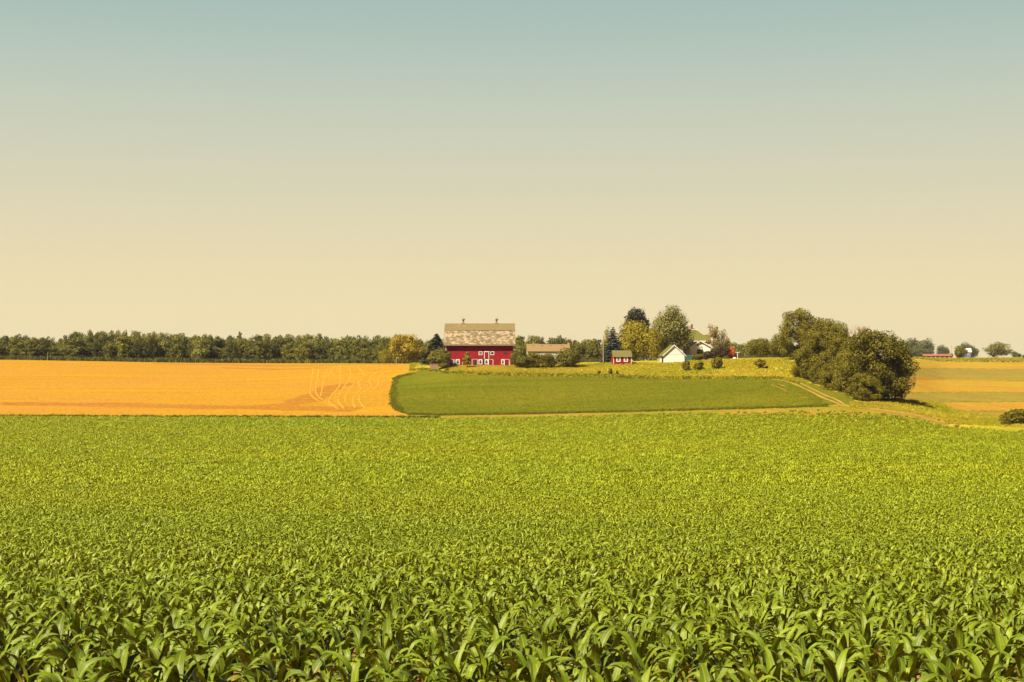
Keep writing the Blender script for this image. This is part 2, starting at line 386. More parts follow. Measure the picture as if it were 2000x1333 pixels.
# edge of the corn, seen from the camera (top of the canopy)
CORN_EDGE = [(-700, 812), (0, 812), (400, 813.5), (770, 814.5), (860, 814), (1000, 812.6), (1200, 808), (1400, 802.6), (1550, 799), (1650, 798), (1700, 802), (1760, 808), (1800, 815), (1852, 829), (2000, 839), (2700, 841)]
SPARSE = [(-700, 812), (0, 812), (760, 814), (860, 818), (1000, 817), (1200, 813), (1350, 811), (1450, 814), (1550, 817), (1650, 821), (1700, 824), (1760, 828), (1800, 831), (1852, 835), (2000, 840), (2700, 841)]
def edge_depth(tab):
    xs = np.linspace(-700, 2700, 341); out = []
    for px in xs:
        py = np.interp(px, [p[0] for p in tab], [p[1] for p in tab]); u, w = uw(px, py)
        f = hz(u * DD, DD) + CORN_H - w * DD; m = DD > 150
        k = np.argmax(f[m] >= 0); out.append(DD[m][k])
    return (xs - 1000) / F, np.array(out)
EU, ED = edge_depth(CORN_EDGE); SU, SD = edge_depth(SPARSE)
ED = np.convolve(np.pad(ED, 4, mode='edge'), np.ones(9)/9, 'valid'); SD = np.convolve(np.pad(SD, 4, mode='edge'), np.ones(9)/9, 'valid')
def corn_soil():
    us = np.linspace(-0.6, 0.6, 260); V = []
    for u in us:
        e = np.interp(u, EU, ED) + 1.0
        d = np.concatenate([np.linspace(2.5, 30, 30), np.linspace(30, e, 90)[1:]]); x = u * np.maximum(d, 18) ; V.append(np.stack([x, d, hz(x, d) + 0.03], -1))
    V = np.array(V); a, b = V.shape[:2]; I = np.arange(a * b).reshape(a, b)
    Fc = np.stack([I[:-1, :-1], I[1:, :-1], I[1:, 1:], I[:-1, 1:]], -1).reshape(-1, 4)
    tag(link('corn_field_soil', mesh_from('corn_field_soil', V.reshape(-1, 3), Fc, M['soil'], True)), kind='structure')
corn_soil()
near_line = [(x, y - 1.0) for x, y in CORN_EDGE]
sheet('golden_field', [(-600, 815), (0, 815), (770, 817), (900, 818)], [(-600, 702.8), (0, 704), (200, 707.5), (400, 710.2), (600, 711.8), (770, 711.8), (800, 710), (815, 716), (900, 724)], 0.06, M['golden'], 120, 4, far_d=[(-600, 491), (0, 491), (400, 491), (600, 480), (770, 432), (800, 402), (815, 378), (832, 355), (900, 340)])
sheet('green_field', [(762, 784), (765, 792), (772, 801), (785, 807), (800, 811), (860, 812.5), (1000, 811), (1200, 806.5), (1400, 801.5), (1550, 797.5), (1612, 795)],
      [(762, 778), (765, 750), (770, 741), (780, 735), (800, 727), (830, 723), (870, 729), (1000, 733), (1130, 735), (1300, 739.5), (1480, 739), (1530, 742), (1560, 752), (1590, 768), (1612, 788)],
      0.13, M['green'], 90, 2.0, skirt=0.15, wob=1.3, dmax=368)
sheet('headland', [(780, 822), (1000, 821), (1300, 817), (1550, 817), (1700, 825), (1800, 832), (1852, 836)],
      [(780, 812), (860, 812), (1000, 810), (1200, 805.5), (1400, 800.5), (1550, 797), (1620, 794), (1650, 793), (1700, 797), (1760, 803), (1800, 811), (1852, 830)], 0.10, M['headland'], 24, 3.0, wob=0.8, dmax=285)
# strips on the far right slope
SX = [(1740, 0), (1850, 0), (2000, 0), (2600, 0)]
def strip(name, far, near, mat, off=0.08, wob=1.6): return sheet(name, near, far, off, mat, 40, 4.0, wob=wob)
strip('distant_stubble_field', [(1740, 704.5), (1850, 703.8), (2000, 702.8), (2500, 702)], [(1740, 719.5), (1850, 719.7), (2000, 721.8), (2500, 724)], M['golden2'])
strip('distant_crop_field', [(1740, 719.5), (1850, 719.7), (2000, 721.8), (2500, 724)], [(1740, 740), (1850, 740.5), (2000, 745), (2500, 749)], M['green_far'], 0.10)
strip('stubble_strip', [(1740, 740), (1850, 740.5), (2000, 745), (2500, 749)], [(1740, 767), (1850, 767), (2000, 767), (2500, 769)], M['golden2'], 0.08)
strip('crop_strip', [(1740, 767.5), (1850, 767.5), (2000, 768), (2500, 770)], [(1740, 786), (1850, 786.5), (2000, 786), (2500, 787)], M['green_far'], 0.10)
strip('near_stubble_strip', [(1830, 787.5), (1850, 787), (2000, 786), (2500, 786)], [(1830, 788), (1850, 797), (1880, 803.5), (2000, 803.5), (2500, 804)], M['golden2'])
strip('near_crop_strip', [(1865, 804), (2000, 804), (2500, 804)], [(1865, 807), (1930, 814), (2000, 818), (2500, 822)], M['green_far'], 0.10)
ribbon('bare_earth_band', [(1740, 741), (1790, 740.5), (1850, 743), (1920, 746), (2000, 747), (2200, 748)], 3.0, 0.10, M['bare'])
# bare earth bands and wheel tracks in the golden field
ribbon('bare_earth_band', [(-500, 786), (0, 789), (200, 791.5), (400, 796), (600, 799), (700, 801)], 8.0, 0.075, M['bare'])
ribbon('bare_earth_band', [(300, 711), (430, 713), (520, 714.5), (640, 713.5), (770, 713)], 7.0, 0.075, M['bare'], True)
ribbon('bare_earth_band', [(400, 796), (520, 794), (590, 785), (615, 774), (650, 757), (690, 750)], 7.0, 0.085, M['bare'], True)
ribbon('bare_earth_band', [(430, 719), (500, 721), (560, 722), (640, 719)], 4.0, 0.080, M['bare'], True)
for pts in ([(612, 720), (608, 745), (606, 770), (620, 783), (650, 795)], [(623, 722), (619, 745), (617, 768), (630, 782), (655, 794)], [(640, 724), (632, 744), (628, 766), (626, 775)],
            [(664, 714), (664, 740), (662, 756), (646, 775), (643, 787), (660, 800)], [(682, 718), (684, 738), (672, 756), (662, 775), (661, 786), (672, 800)], [(650, 722), (636, 740)],
            [(700, 718), (710, 735), (700, 748), (704, 762), (690, 778), (693, 798)], [(735, 728), (722, 742), (724, 757), (706, 768), (702, 784), (712, 799)],
            [(760, 722), (741, 738), (737, 755), (722, 768)], [(745, 726), (712, 742), (690, 752), (675, 775), (674, 786)]):
    ribbon('wheel_track', pts, 0.30, 0.10, M['track'])
# the farm track beside the green field, two ruts
ribbon('track_verge', [(1520, 741), (1555, 749), (1600, 767), (1640, 787), (1660, 796)], 7.5, 0.11, M['green'])
ribbon('dirt_track', [(1505, 741.5), (1535, 746.5), (1550, 751), (1580, 765), (1610, 780), (1640, 791.5)], 0.65, 0.155, M['track_dirt'])
ribbon('dirt_track', [(1528, 741), (1550, 747), (1566, 751), (1590, 763), (1620, 777), (1648, 791)], 0.6, 0.155, M['track_dirt'])
ribbon('dirt_track', [(1590, 796.5), (1625, 794), (1650, 792.5), (1680, 794.5), (1705, 799)], 1.1, 0.135, M['track_dirt'], True)
for pts in ([(1505, 753), (1522, 759), (1540, 768)], [(1520, 752), (1535, 757)], [(1560, 779), (1590, 778)]):
    ribbon('crop_gap', pts, 0.45, 0.155, M['track_dirt'], True)

ribbon('dirt_track', [(1640, 794), (1680, 797), (1720, 802), (1760, 808), (1800, 816), (1850, 829)], 3.6, 0.14, M['bare_path'], True)
# ------------------------------------------------------------------ CORN
def corn_plant(seed, h=1.0, leaves=8, segs=9, wide=1.0, across=3, fx=0.0, V=None, Fc=None, UV=None, ox=0.0, oy=0.0, phi0=None):
    r = random.Random(seed); V = [] if V is None else V; Fc = [] if Fc is None else Fc; UV = [] if UV is None else UV
    base = r.uniform(0, 2*PI) if phi0 is None else phi0
    for i in range(leaves):
        k = i / max(1, leaves - 1)
        phi = base + (i % 2) * PI + r.uniform(-0.5, 0.5)
        L = h * (0.36 + 0.33 * math.sin(PI * (0.15 + 0.7 * k))) * r.uniform(0.8, 1.15)
        w = wide * h * (0.052 + 0.032 * math.sin(PI * (0.1 + 0.75 * k))) * r.uniform(0.85, 1.15)
        z = h * (0.04 + 0.30 * k); th = R(r.uniform(66, 82) + 8 * k)       # start angle from the horizontal
        bend = R(r.uniform(95, 185)) * (1 - 0.5 * k * r.random()); tw = r.uniform(-0.9, 0.9); ph = r.uniform(0, 6.28)
        p = np.array([ox + 0.012*math.cos(phi), oy + 0.012*math.sin(phi), z]); dirh = np.array([math.cos(phi), math.sin(phi), 0]); side0 = np.array([-math.sin(phi), math.cos(phi), 0])
        kink = r.uniform(0.45, 0.8) if r.random() < 0.35 else 9
        n0 = len(V)
        for s in range(segs + 1):
            t = s / segs
            a = th - bend * t ** 2.3 - (0.9 if t > kink else 0)
            d = dirh * math.cos(a) + np.array([0, 0, 1.0]) * math.sin(a)
            if s: p = p + d * (L / segs)
            nrm = -dirh * math.sin(a) + np.array([0, 0, 1.0]) * math.cos(a)
            tt = tw * t; side = side0 * math.cos(tt) + nrm * math.sin(tt); up = nrm * math.cos(tt) - side0 * math.sin(tt)
            ww = w * 0.5 * (min(1, 0.45 + 2.2 * t) * (1 - max(0, (t - 0.35) / 0.65) ** 1.7)) + 0.0015
            wave = 0.22 * w * math.sin(t * 14 + ph); wave2 = 0.22 * w * math.sin(t * 12 + ph + 2)
            lift = 0.42 * ww * (1 - 0.6 * t)
            if across == 3:
                V += [p - side * ww + up * (lift + wave * .5), p, p + side * ww + up * (lift + wave2 * .5)]; UV += [(1, t), (0, t), (1, t)]
            else:
                V += [p - side * ww, p + side * ww]; UV += [(1, t), (1, t)]
        A = across
        for s in range(segs):
            for q in range(A - 1):
                o = n0 + s * A + q; Fc.append((o, o + 1, o + A + 1, o + A))
    return V, Fc, UV
corn_meshes = []; stalk_meshes = []
for i in range(9):
    V, Fc, UV = corn_plant(100 + i, h=random.uniform(0.92, 1.12), leaves=7, wide=1.22)
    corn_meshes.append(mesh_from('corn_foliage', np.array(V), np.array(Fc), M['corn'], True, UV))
    b = MB(); b.tube([(0, 0, -0.04), (0.004, 0.003, 0.18), (0, 0.005, 0.38)], [0.014, 0.012, 0.006], 7)
    stalk_meshes.append(mesh_from('corn_stalk', b.v, b.f, M['stalk'], True))
mid_meshes = []
for i in range(6):
    V, Fc, UV = corn_plant(300 + i, h=random.uniform(0.92, 1.12), leaves=8, segs=6)
    mid_meshes.append(mesh_from('corn_mid', np.array(V), np.array(Fc), M['corn'] if i % 2 else M['corn_far'], True, UV))
far_meshes = []
for i in range(8):
    V, Fc, UV = [], [], []
    for k in range(4):
        corn_plant(500 + i * 7 + k, h=random.uniform(0.9, 1.15), leaves=8, segs=4, wide=1.1, across=3, V=V, Fc=Fc, UV=UV, ox=(k - 1.5) * 0.19, oy=random.uniform(-.05, .05))
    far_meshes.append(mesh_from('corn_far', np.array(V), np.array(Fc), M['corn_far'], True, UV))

def make_source(name, meshes):
    c = bpy.data.collections.new(name)
    for i, me in enumerate(meshes):
        o = bpy.data.objects.new(f'{name}_{i:02d}', me); c.objects.link(o)
    return c
def scatter(name, src, P, rot, scl, idx, label, cat):
    me = bpy.data.meshes.new(name); me.vertices.add(len(P)); me.vertices.foreach_set('co', np.asarray(P, np.float32).ravel())
    for an, arr, ty in (('rot', rot, 'FLOAT_VECTOR'), ('scl', scl, 'FLOAT_VECTOR')):
        a = me.attributes.new(an, ty, 'POINT'); a.data.foreach_set('vector', np.asarray(arr, np.float32).ravel())
    a = me.attributes.new('idx', 'INT', 'POINT'); a.data.foreach_set('value', np.asarray(idx, np.int32))
    o = link(name, me); tag(o, label, cat, kind='stuff')
    ng = bpy.data.node_groups.new(name, 'GeometryNodeTree')
    ng.interface.new_socket('Geometry', in_out='INPUT', socket_type='NodeSocketGeometry'); ng.interface.new_socket('Geometry', in_out='OUTPUT', socket_type='NodeSocketGeometry')
    gi = ng.nodes.new('NodeGroupInput'); go = ng.nodes.new('NodeGroupOutput'); ip = ng.nodes.new('GeometryNodeInstanceOnPoints')
    ci = ng.nodes.new('GeometryNodeCollectionInfo'); ci.inputs['Collection'].default_value = src; ci.inputs['Separate Children'].default_value = True; ci.inputs['Reset Children'].default_value = True
    def na(nm, ty):
        n = ng.nodes.new('GeometryNodeInputNamedAttribute'); n.data_type = ty; n.inputs['Name'].default_value = nm; return [s for s in n.outputs if s.enabled and s.name == 'Attribute'][0]
    ip.inputs['Pick Instance'].default_value = True
    ng.links.new(gi.outputs[0], ip.inputs['Points']); ng.links.new(ci.outputs[0], ip.inputs['Instance'])
    ng.links.new(na('idx', 'INT'), ip.inputs['Instance Index']); ng.links.new(na('rot', 'FLOAT_VECTOR'), ip.inputs['Rotation']); ng.links.new(na('scl', 'FLOAT_VECTOR'), ip.inputs['Scale'])
    ng.links.new(ip.outputs[0], go.inputs[0])
    md = o.modifiers.new('scatter', 'NODES'); md.node_group = ng
    return o
ROWROT = R(7)
def corn_grid(y0, y1, dy, dx):
    """rows almost across the view"""
    c, s = math.cos(ROWROT), math.sin(ROWROT)
    vmax = y1 * 1.1 + 30; umax = y1 * 0.46 + 8
    vv = np.arange(-umax * 0.2, vmax, dy); uu = np.arange(-umax, umax, dx)
    U_, V_ = np.meshgrid(uu, vv); U_ = U_ + rng.uniform(-.35, .35, U_.shape) * dx; V_ = V_ + rng.normal(0, 0.05, V_.shape)
    x = (U_ * c - V_ * s).ravel(); y = (U_ * s + V_ * c).ravel()
    m = (y >= y0) & (y < y1) & (np.abs(x) < np.maximum(y, 9) * 0.385 + 2.5)
    return x[m], y[m]
x1_, y1_ = corn_grid(6.5, 48, 0.76, 0.185)
x2_, y2_ = corn_grid(48, 110, 0.72, 0.15)
x3_, y3_ = corn_grid(110, 300, 0.76, 0.70)
def keep(x, y, miss=0.03):
    u = x / y; e = np.interp(u, EU, ED); s = np.interp(u, SU, SD)
    p = (1 - miss) * np.clip(1 - np.where(u * F + 1000 > 1350, 1.0, 0.8) * (y - s + 4) / np.maximum(e - s + 4, 1), np.where(u * F + 1000 > 1350, 0.08, 0.2), 1); p = np.where(u * F + 1000 < 780, 1 - miss, p); return (y < e) & (rng.random(len(x)) < p)
k = keep(x1_, y1_) & (rng.random(len(x1_)) < np.interp(y1_, [8, 11, 16], [0.66, 0.72, 1.0])); x1_, y1_ = x1_[k], y1_[k]
k = keep(x2_, y2_, 0.02); x2_, y2_ = x2_[k], y2_[k]
# the faint lines where the planter skipped
k = keep(x3_, y3_, 0.02)
for yy, sl_ in ((146, 0.012), (166, 0.006)):
    k &= ~((np.abs(y3_ - (yy + sl_ * x3_ + 1.5*np.sin(x3_*.05))) < 0.7) & (np.sin(x3_ * .11 + yy) + np.sin(x3_ * .37) > -0.2))
x3_, y3_ = x3_[k], y3_[k]
z1_ = hz(x1_, y1_) + 0.02
# the 300 nearest plants the frame shows are individuals
prow = 666.5 - np.tan(np.arctan2(z1_ + 0.5, y1_) - PITCH) * F
vis = (np.abs(x1_ / y1_) < 0.365) & (prow < 1345)
order = np.argsort(np.where(vis, y1_, 1e9))[:300]
sel = np.zeros(len(x1_), bool); sel[order] = True
for n_, i in enumerate(order):
    e = empty('corn_plant', (x1_[i], y1_[i], z1_[i]), rng.uniform(0, 2*PI), 'young corn plant with broad arching green leaves in the nearest rows of the field', 'corn plant', 'nearest corn plants along the bottom of the photo')
    s = rng.uniform(0.62, 0.92); e.scale = (s, s, s * rng.uniform(0.92, 1.1)); e.rotation_euler = (rng.normal(0, .05), rng.normal(0, .05), rng.uniform(0, 2*PI))
    v = int(rng.integers(0, len(corn_meshes)))
    link('foliage', corn_meshes[v], e); link('stalk', stalk_meshes[v], e)
def attrs(n, s0, s1, tilt=0.07):
    rot = np.stack([rng.normal(0, tilt, n), rng.normal(0, tilt, n), rng.uniform(0, 2*PI, n)], -1)
    s = rng.uniform(s0, s1, n); return rot, np.stack([s, s, s * rng.uniform(0.9, 1.12, n)], -1)
src1 = make_source('corn_near', corn_meshes); src2 = make_source('corn_middle', mid_meshes); src3 = make_source('corn_rows', far_meshes)
xr, yr, zr = x1_[~sel], y1_[~sel], z1_[~sel]
r_, s_ = attrs(len(xr), 0.62, 0.90)
scatter('corn_crop', src1, np.stack([xr, yr, zr], -1), r_, s_, rng.integers(0, 9, len(xr)), 'dense young corn growing just beyond the nearest plants', 'corn crop')
r_, s_ = attrs(len(x2_), 0.56, 0.82)
scatter('corn_crop', src2, np.stack([x2_, y2_, hz(x2_, y2_)], -1), r_, s_, rng.integers(0, 6, len(x2_)), 'fine textured middle stretch of the bright green corn field', 'corn crop')
r_, s_ = attrs(len(x3_), 0.62, 0.86, 0.04); r_[:, 2] = ROWROT + rng.normal(0, 0.15, len(x3_)) + PI * rng.integers(0, 2, len(x3_))
scatter('corn_crop', src3, np.stack([x3_, y3_, hz(x3_, y3_)], -1), r_, s_, rng.integers(0, 8, len(x3_)), 'far smooth stretch of corn below the golden and green fields', 'corn crop')
print('corn', len(x1_), len(x2_), len(x3_))

# ------------------------------------------------------------------ rough grass of the meadow
def tuft(seed, n=26, h=0.7):
    r = random.Random(seed); V = []; Fc = []
    for _ in range(n):
        a = r.uniform(0, 2*PI); q = r.uniform(0, 0.35); x, y = q*math.cos(a), q*math.sin(a); hh = h * r.uniform(0.5, 1.1); b = r.uniform(0, 2*PI); w = r.uniform(.03, .06)
        lx, ly = math.cos(b) * hh * .35, math.sin(b) * hh * .35; px, py = -math.sin(b) * w, math.cos(b) * w
        k = len(V); V += [(x-px, y-py, -.05), (x+px, y+py, -.05), (x+lx*.4+px*.8, y+ly*.4+py*.8, hh*.65), (x+lx*.4-px*.8, y+ly*.4-py*.8, hh*.65), (x+lx, y+ly, hh)]
        Fc += [(k, k+1, k+2, k+3), (k+3, k+2, k+4)]
    return mesh_from('tuft', V, Fc, None)
def tufts(name, mats, n, region, s0, s1, label, seed=0, cat='grass'):
    """region: function of random generator -> x, y arrays"""
    ms = []
    for i in range(6):
        me = tuft(900 + seed * 10 + i); me.materials.append(mats[i % len(mats)]); ms.append(me)
    x, y = region(n); rot, scl = attrs(len(x), s0, s1, 0.1)
    scatter(name, make_source(name + '_src', ms), np.stack([x, y, hz(x, y)], -1), rot, scl, rng.integers(0, 6, len(x)), label, cat)
M['grass_g'] = leaf_mat('meadow_grass_green', (0.33, 0.37, 0.020), (0.47, 0.45, 0.026), 0.40, 0.7, 0.05, patch=0.06, pcol=(0.56, 0.46, 0.045))
M['grass_y'] = leaf_mat('meadow_grass_gold', (0.52, 0.46, 0.05), (0.66, 0.53, 0.09), 0.40, 0.7, 0.05, patch=0.05, pcol=(0.26, 0.28, 0.014))
def region_between(near, far, x0, x1):
    xs = np.linspace(x0, x1, 120)
    dn = np.array([find_d(px, np.interp(px, [p[0] for p in near], [p[1] for p in near])) for px in xs])
    df = np.array([find_d(px, np.interp(px, [p[0] for p in far], [p[1] for p in far])) for px in xs])
    def f(n):
        px = rng.uniform(x0, x1, n); a = np.interp(px, xs, dn); b = np.interp(px, xs, df); d = a + (b - a) * rng.random(n)
        return (px - 1000) / F * d, d
    return f
mead = region_between([(800, 724), (830, 722), (870, 728), (1000, 733), (1130, 735), (1300, 739), (1530, 740), (1580, 757)], [(800, 712), (830, 709), (900, 713.5), (1000, 713.5), (1130, 713), (1200, 709), (1300, 709.5), (1340, 706), (1430, 703), (1530, 700), (1580, 720)], 800, 1580)
tufts('meadow_grass', [M['grass_g'], M['grass_y'], M['grass_g']], 17000, mead, 0.22, 0.6, 'yellow green rough grass on the slope below the farm buildings', 1)
def seam(n):
    px = rng.uniform(800, 1560, n); py = np.interp(px, [800, 830, 870, 1000, 1130, 1300, 1530, 1560], [725, 722, 728.5, 733, 735, 739.5, 740.5, 751])
    grid = np.linspace(800, 1560, 200); dd = np.array([find_d(g, np.interp(g, [800, 830, 870, 1000, 1130, 1300, 1530, 1560], [725, 722, 728.5, 733, 735, 739.5, 740.5, 751])) for g in grid])
    d = np.interp(px, grid, dd) + rng.normal(0, 1.2, n); return (px - 1000) / F * d, d
M['crop_g'] = leaf_mat('young_crop_blades', (0.155, 0.170, 0.007), (0.23, 0.235, 0.010), 0.2, 0.7, 0.05, patch=0.03, pcol=(0.20, 0.19, 0.010))
gf = region_between([(764, 788), (772, 801), (785, 807), (800, 811), (860, 812.5), (1000, 811), (1200, 806.5), (1400, 801.5), (1550, 797.5), (1605, 795)],
    [(764, 752), (770, 743), (780, 738), (800, 733), (830, 728), (870, 731), (1000, 734), (1130, 736), (1300, 740.5), (1480, 741), (1530, 746), (1560, 756), (1590, 772), (1605, 782)], 764, 1605)
gf2 = lambda n: tuple(np.array(v) for v in zip(*[(a, b) for a, b in zip(*gf(n)) if b < 366 and (b < 335 or a > -14)]))
tufts('green_crop', [M['crop_g']], 26000, gf2, 0.18, 0.42, 'short fine blades of the deep green crop below the barn', 9, 'crop')
M['grass_d'] = leaf_mat('edge_grass_dark', (0.13, 0.15, 0.014), (0.20, 0.21, 0.018), 0.3, 0.7, 0.1)
tufts('field_margin_grass', [M['grass_d'], M['grass_g']], 3500, seam, 0.4, 0.9, 'darker grass along the top edge of the green field', 2)
ditch = region_between([(1660, 797), (1700, 798), (1760, 804), (1800, 812), (1852, 829), (2000, 836), (2300, 838)], [(1660, 788), (1700, 788), (1780, 783), (1840, 788), (1870, 806), (1930, 815), (2000, 819), (2300, 822)], 1660, 2250)
tufts('ditch_grass', [M['grass_g'], M['grass_y'], M['grass_g']], 9000, ditch, 0.28, 0.7, 'tall yellow green grass in the dip beyond the corn on the right', 3)
def crop_edge(n):
    px = rng.uniform(765, 1618, n); grid = np.linspace(765, 1618, 200)
    xs = [765, 772, 785, 800, 860, 1000, 1200, 1400, 1550, 1612]; ys = [793, 801, 807, 811, 812.5, 811, 806.5, 801.5, 797.5, 795]
    dd = np.array([find_d(g, np.interp(g, xs, ys)) for g in grid]); d = np.interp(px, grid, dd) + rng.normal(0.2, 0.5, n); return (px - 1000) / F * d, d
tufts('field_margin_grass', [M['grass_d']], 2600, crop_edge, 0.35, 0.75, 'dark fringe of crop along the bottom edge of the green field', 4)
def left_curve(n):
    k = rng.random(n) ** 1.0; px = np.interp(k, [0, .2, .4, .6, .8, 1], [800, 779, 769, 763.5, 766, 778]) ; py = np.interp(k, [0, .2, .4, .6, .8, 1], [727, 735, 742, 772, 793, 804])
    g = np.linspace(0, 1, 160); gx = np.interp(g, [0, .2, .4, .6, .8, 1], [800, 779, 769, 763.5, 766, 778]); gy = np.interp(g, [0, .2, .4, .6, .8, 1], [727, 735, 742, 772, 793, 804])
    gd = np.minimum([find_d(a, b) for a, b in zip(gx, gy)], 362); d = np.interp(k, g, gd); x = (px - 1000) / F * d
    return x + rng.normal(0.5, .45, n), d + rng.normal(0, .8, n)
tufts('field_margin_grass', [M['grass_d'], M['crop_g']], 1500, left_curve, 0.25, 0.6, 'ragged weedy left margin of the green field against the golden field', 7)
def corn_edge_l(n):
    px = rng.uniform(-100, 860, n); d = np.interp((px - 1000) / F, EU, ED) + rng.normal(0.8, 0.4, n); return (px - 1000) / F * d, d
tufts('field_margin_grass', [M['grass_d']], 1500, corn_edge_l, 0.5, 1.2, 'thin dark weeds between the corn and the golden field', 5)

# ------------------------------------------------------------------ TREES
def quads(P, Nn, size, asp=1.6, up=None):
    """leaf-sized rhombs at P facing Nn"""
    n = len(P); Nn = Nn / (np.linalg.norm(Nn, axis=1, keepdims=True) + 1e-9)
    a = rng.normal(size=(n, 3)) if up is None else up + rng.normal(size=(n, 3)) * 0.35
    T = a - (a * Nn).sum(1, keepdims=True) * Nn; T /= (np.linalg.norm(T, axis=1, keepdims=True) + 1e-9)
    B = np.cross(Nn, T); s = (size * rng.uniform(0.6, 1.35, n))[:, None] * 0.5
    fold = Nn * s * 0.35
    V = np.stack([P - T*s*asp, P + B*s + fold, P + T*s*asp, P - B*s + fold], 1).reshape(-1, 3)
    return V, np.arange(4 * n).reshape(n, 4)
def sph(n):
    v = rng.normal(size=(n, 3)); return v / np.linalg.norm(v, axis=1, keepdims=True)
def crown_mesh(mat, H=10.0, W=8.0, z0=0.12, nl=46, per=150, leaf=0.34, egg=0.0, upright=0.0, ragged=0.25, lobe=(0.13, 0.24), flat=1.0, shell=(0.45, 0.86)):
    """many leaf clumps spread through the crown's volume"""
    C = []; zc = H * (z0 + (1 - z0) / 2); rz = H * (1 - z0) / 2
    for i in range(nl):
        d = sph(1)[0]; q = rng.uniform(*shell) if i > nl * 0.2 else rng.uniform(0, 0.55)
        wz = 1 - egg * max(0, d[2])           # narrower towards the top
        c = np.array([d[0] * W/2 * q * wz, d[1] * W/2 * q * wz, zc + d[2] * rz * q])
        r = W * rng.uniform(*lobe) * (1 - 0.25 * max(0, d[2]) * egg)
        C.append((c, r))
    VV = []; FF = []; k = 0
    for c, r in C:
        n = int(per * (r / (W * 0.185)) ** 2); d = sph(n); rad = r * (1 - 0.45 * rng.random(n) ** 2.5 + ragged * 0.6 * rng.random(n) ** 5)
        lump = 1 + 0.16 * np.sin(d[:, 0] * 5 + c[0]) * np.sin(d[:, 1] * 5 + c[1] * 2)
        P = c + d * (rad * lump)[:, None] * np.array([1, 1, 0.85 * flat + 0.35 * upright])
        P[:, 2] = np.maximum(P[:, 2], H * 0.015)
        up = None
        if upright: up = d * 0.5 + np.array([0, 0, 1.0]); 
        V, Fq = quads(P, d * 1.0 + rng.normal(size=(n, 3)) * 0.42 + np.array([0, 0, 0.15]), leaf, 1.25 + 1.3 * upright, up)
        VV.append(V); FF.append(Fq + k); k += len(V)
    V = np.concatenate(VV); V[:, 2] *= H / np.percentile(V[:, 2], 99.9)
    q = max(np.percentile(V[:, 0], 99.5) - np.percentile(V[:, 0], .5), np.percentile(V[:, 1], 99.5) - np.percentile(V[:, 1], .5)); V[:, :2] *= W / q
    return mesh_from('crown', V, np.concatenate(FF), mat)
def trunk_mesh(mat, H, r=0.28, spread=0.25, n=7, seed=0, bare=False, low=0.18):
    b = MB(); q = random.Random(seed)
    top = Vector((q.uniform(-.04, .04) * H, q.uniform(-.04, .04) * H, H * 0.8))
    b.tube([(0, 0, -0.5), (0, 0, H * .15), top * 0.5, top], [r * 1.35, r, r * .7, r * .15], 7)
    for i in range(n):
        t = q.uniform(low, 0.6); p = Vector((top.x * t, top.y * t, H * t * .9)); a = q.uniform(0, 2*PI); L = H * spread * q.uniform(.5, .9)
        m = p + Vector((math.cos(a) * L * .6, math.sin(a) * L * .6, L * .45)); e = p + Vector((math.cos(a) * L, math.sin(a) * L, L * .8))
        b.tube([p, m, e], [r * .45, r * .3, r * .08], 5)
    return mesh_from('trunk', b.v, b.f, mat, True)
def spruce_mesh(mat, H=10.0, W=6.0, levels=24, leaf=0.3, rough=0.2, dens=1.0, droop=0.30, power=1.0):
    VV = []; FF = []; k = 0
    for L in range(levels):
        t = L / (levels - 1); z = H * (0.04 + 0.94 * t); rad = W / 2 * ((1 - t) ** power + 0.03) ; nb = int(16 * (1 - t) + 6)
        for j in range(nb):
            a = rng.uniform(0, 2*PI); rr = rad * rng.uniform(1 - rough, 1 + rough * .7); n = max(4, int(dens * 26 * rr / (W / 2) + 6))
            s = rng.random(n) ** 0.7; x = rr * s; lat = rng.normal(0, 0.10, n) * rr * (1.1 - s) * 1.6
            zz = z - droop * x * 0.9 + 0.12 * x * x / max(rad, .1) + rng.normal(0, .06, n) * H / 10
            P = np.stack([x * math.cos(a) - lat * math.sin(a), x * math.sin(a) + lat * math.cos(a), zz], -1)
            out = np.array([math.cos(a), math.sin(a), -0.15]) * np.ones((n, 1))
            V, Fq = quads(P, np.array([0, 0, 1.0]) + rng.normal(size=(n, 3)) * 0.5 + out * .3, leaf, 1.9, out)
            VV.append(V); FF.append(Fq + k); k += len(V)
    V = np.concatenate(VV); V[:, 2] = np.maximum(V[:, 2], 0.02)
    return mesh_from('crown', V, np.concatenate(FF), mat)
def bare_mesh(mat, H=8.0, seed=1, depth=5, spread=0.5):
    b = MB(); q = random.Random(seed)
    def br(p, d, L, r, k):
        e = p + d * L; m = p + d * L * .5 + Vector((q.uniform(-1, 1), q.uniform(-1, 1), 0)) * L * .07
        b.tube([p, m, e], [r, r * .85, r * .65], 5)
        if k == 0: return
        for _ in range(3 if k > 1 else 4):
            nd = (d + Vector((q.uniform(-1, 1), q.uniform(-1, 1), q.uniform(-.25, .6))) * spread * 1.25).normalized()
            br(p + d * L * q.uniform(.6, 1), nd, L * q.uniform(.6, .82), r * .62, k - 1)
    for i in range(3): br(Vector((0, 0, -.3)), Vector((q.uniform(-.4, .4), q.uniform(-.4, .4), 1)).normalized(), H * .28, H * .011, depth)
    return mesh_from('branches', b.v, b.f, mat)
LM = lambda n, a, b, **k: leaf_mat(n, a, b, k.get('t', 0.12), 0.6, 0.2, randamt=k.get('r', 1.0))
M['oak'] = LM('leaf_dark_green', (0.064, 0.070, 0.010), (0.12, 0.12, 0.016))
M['maple'] = LM('leaf_mid_green', (0.115, 0.112, 0.011), (0.19, 0.175, 0.018))
M['ash'] = LM('leaf_pale_green', (0.16, 0.165, 0.030), (0.24, 0.235, 0.05))
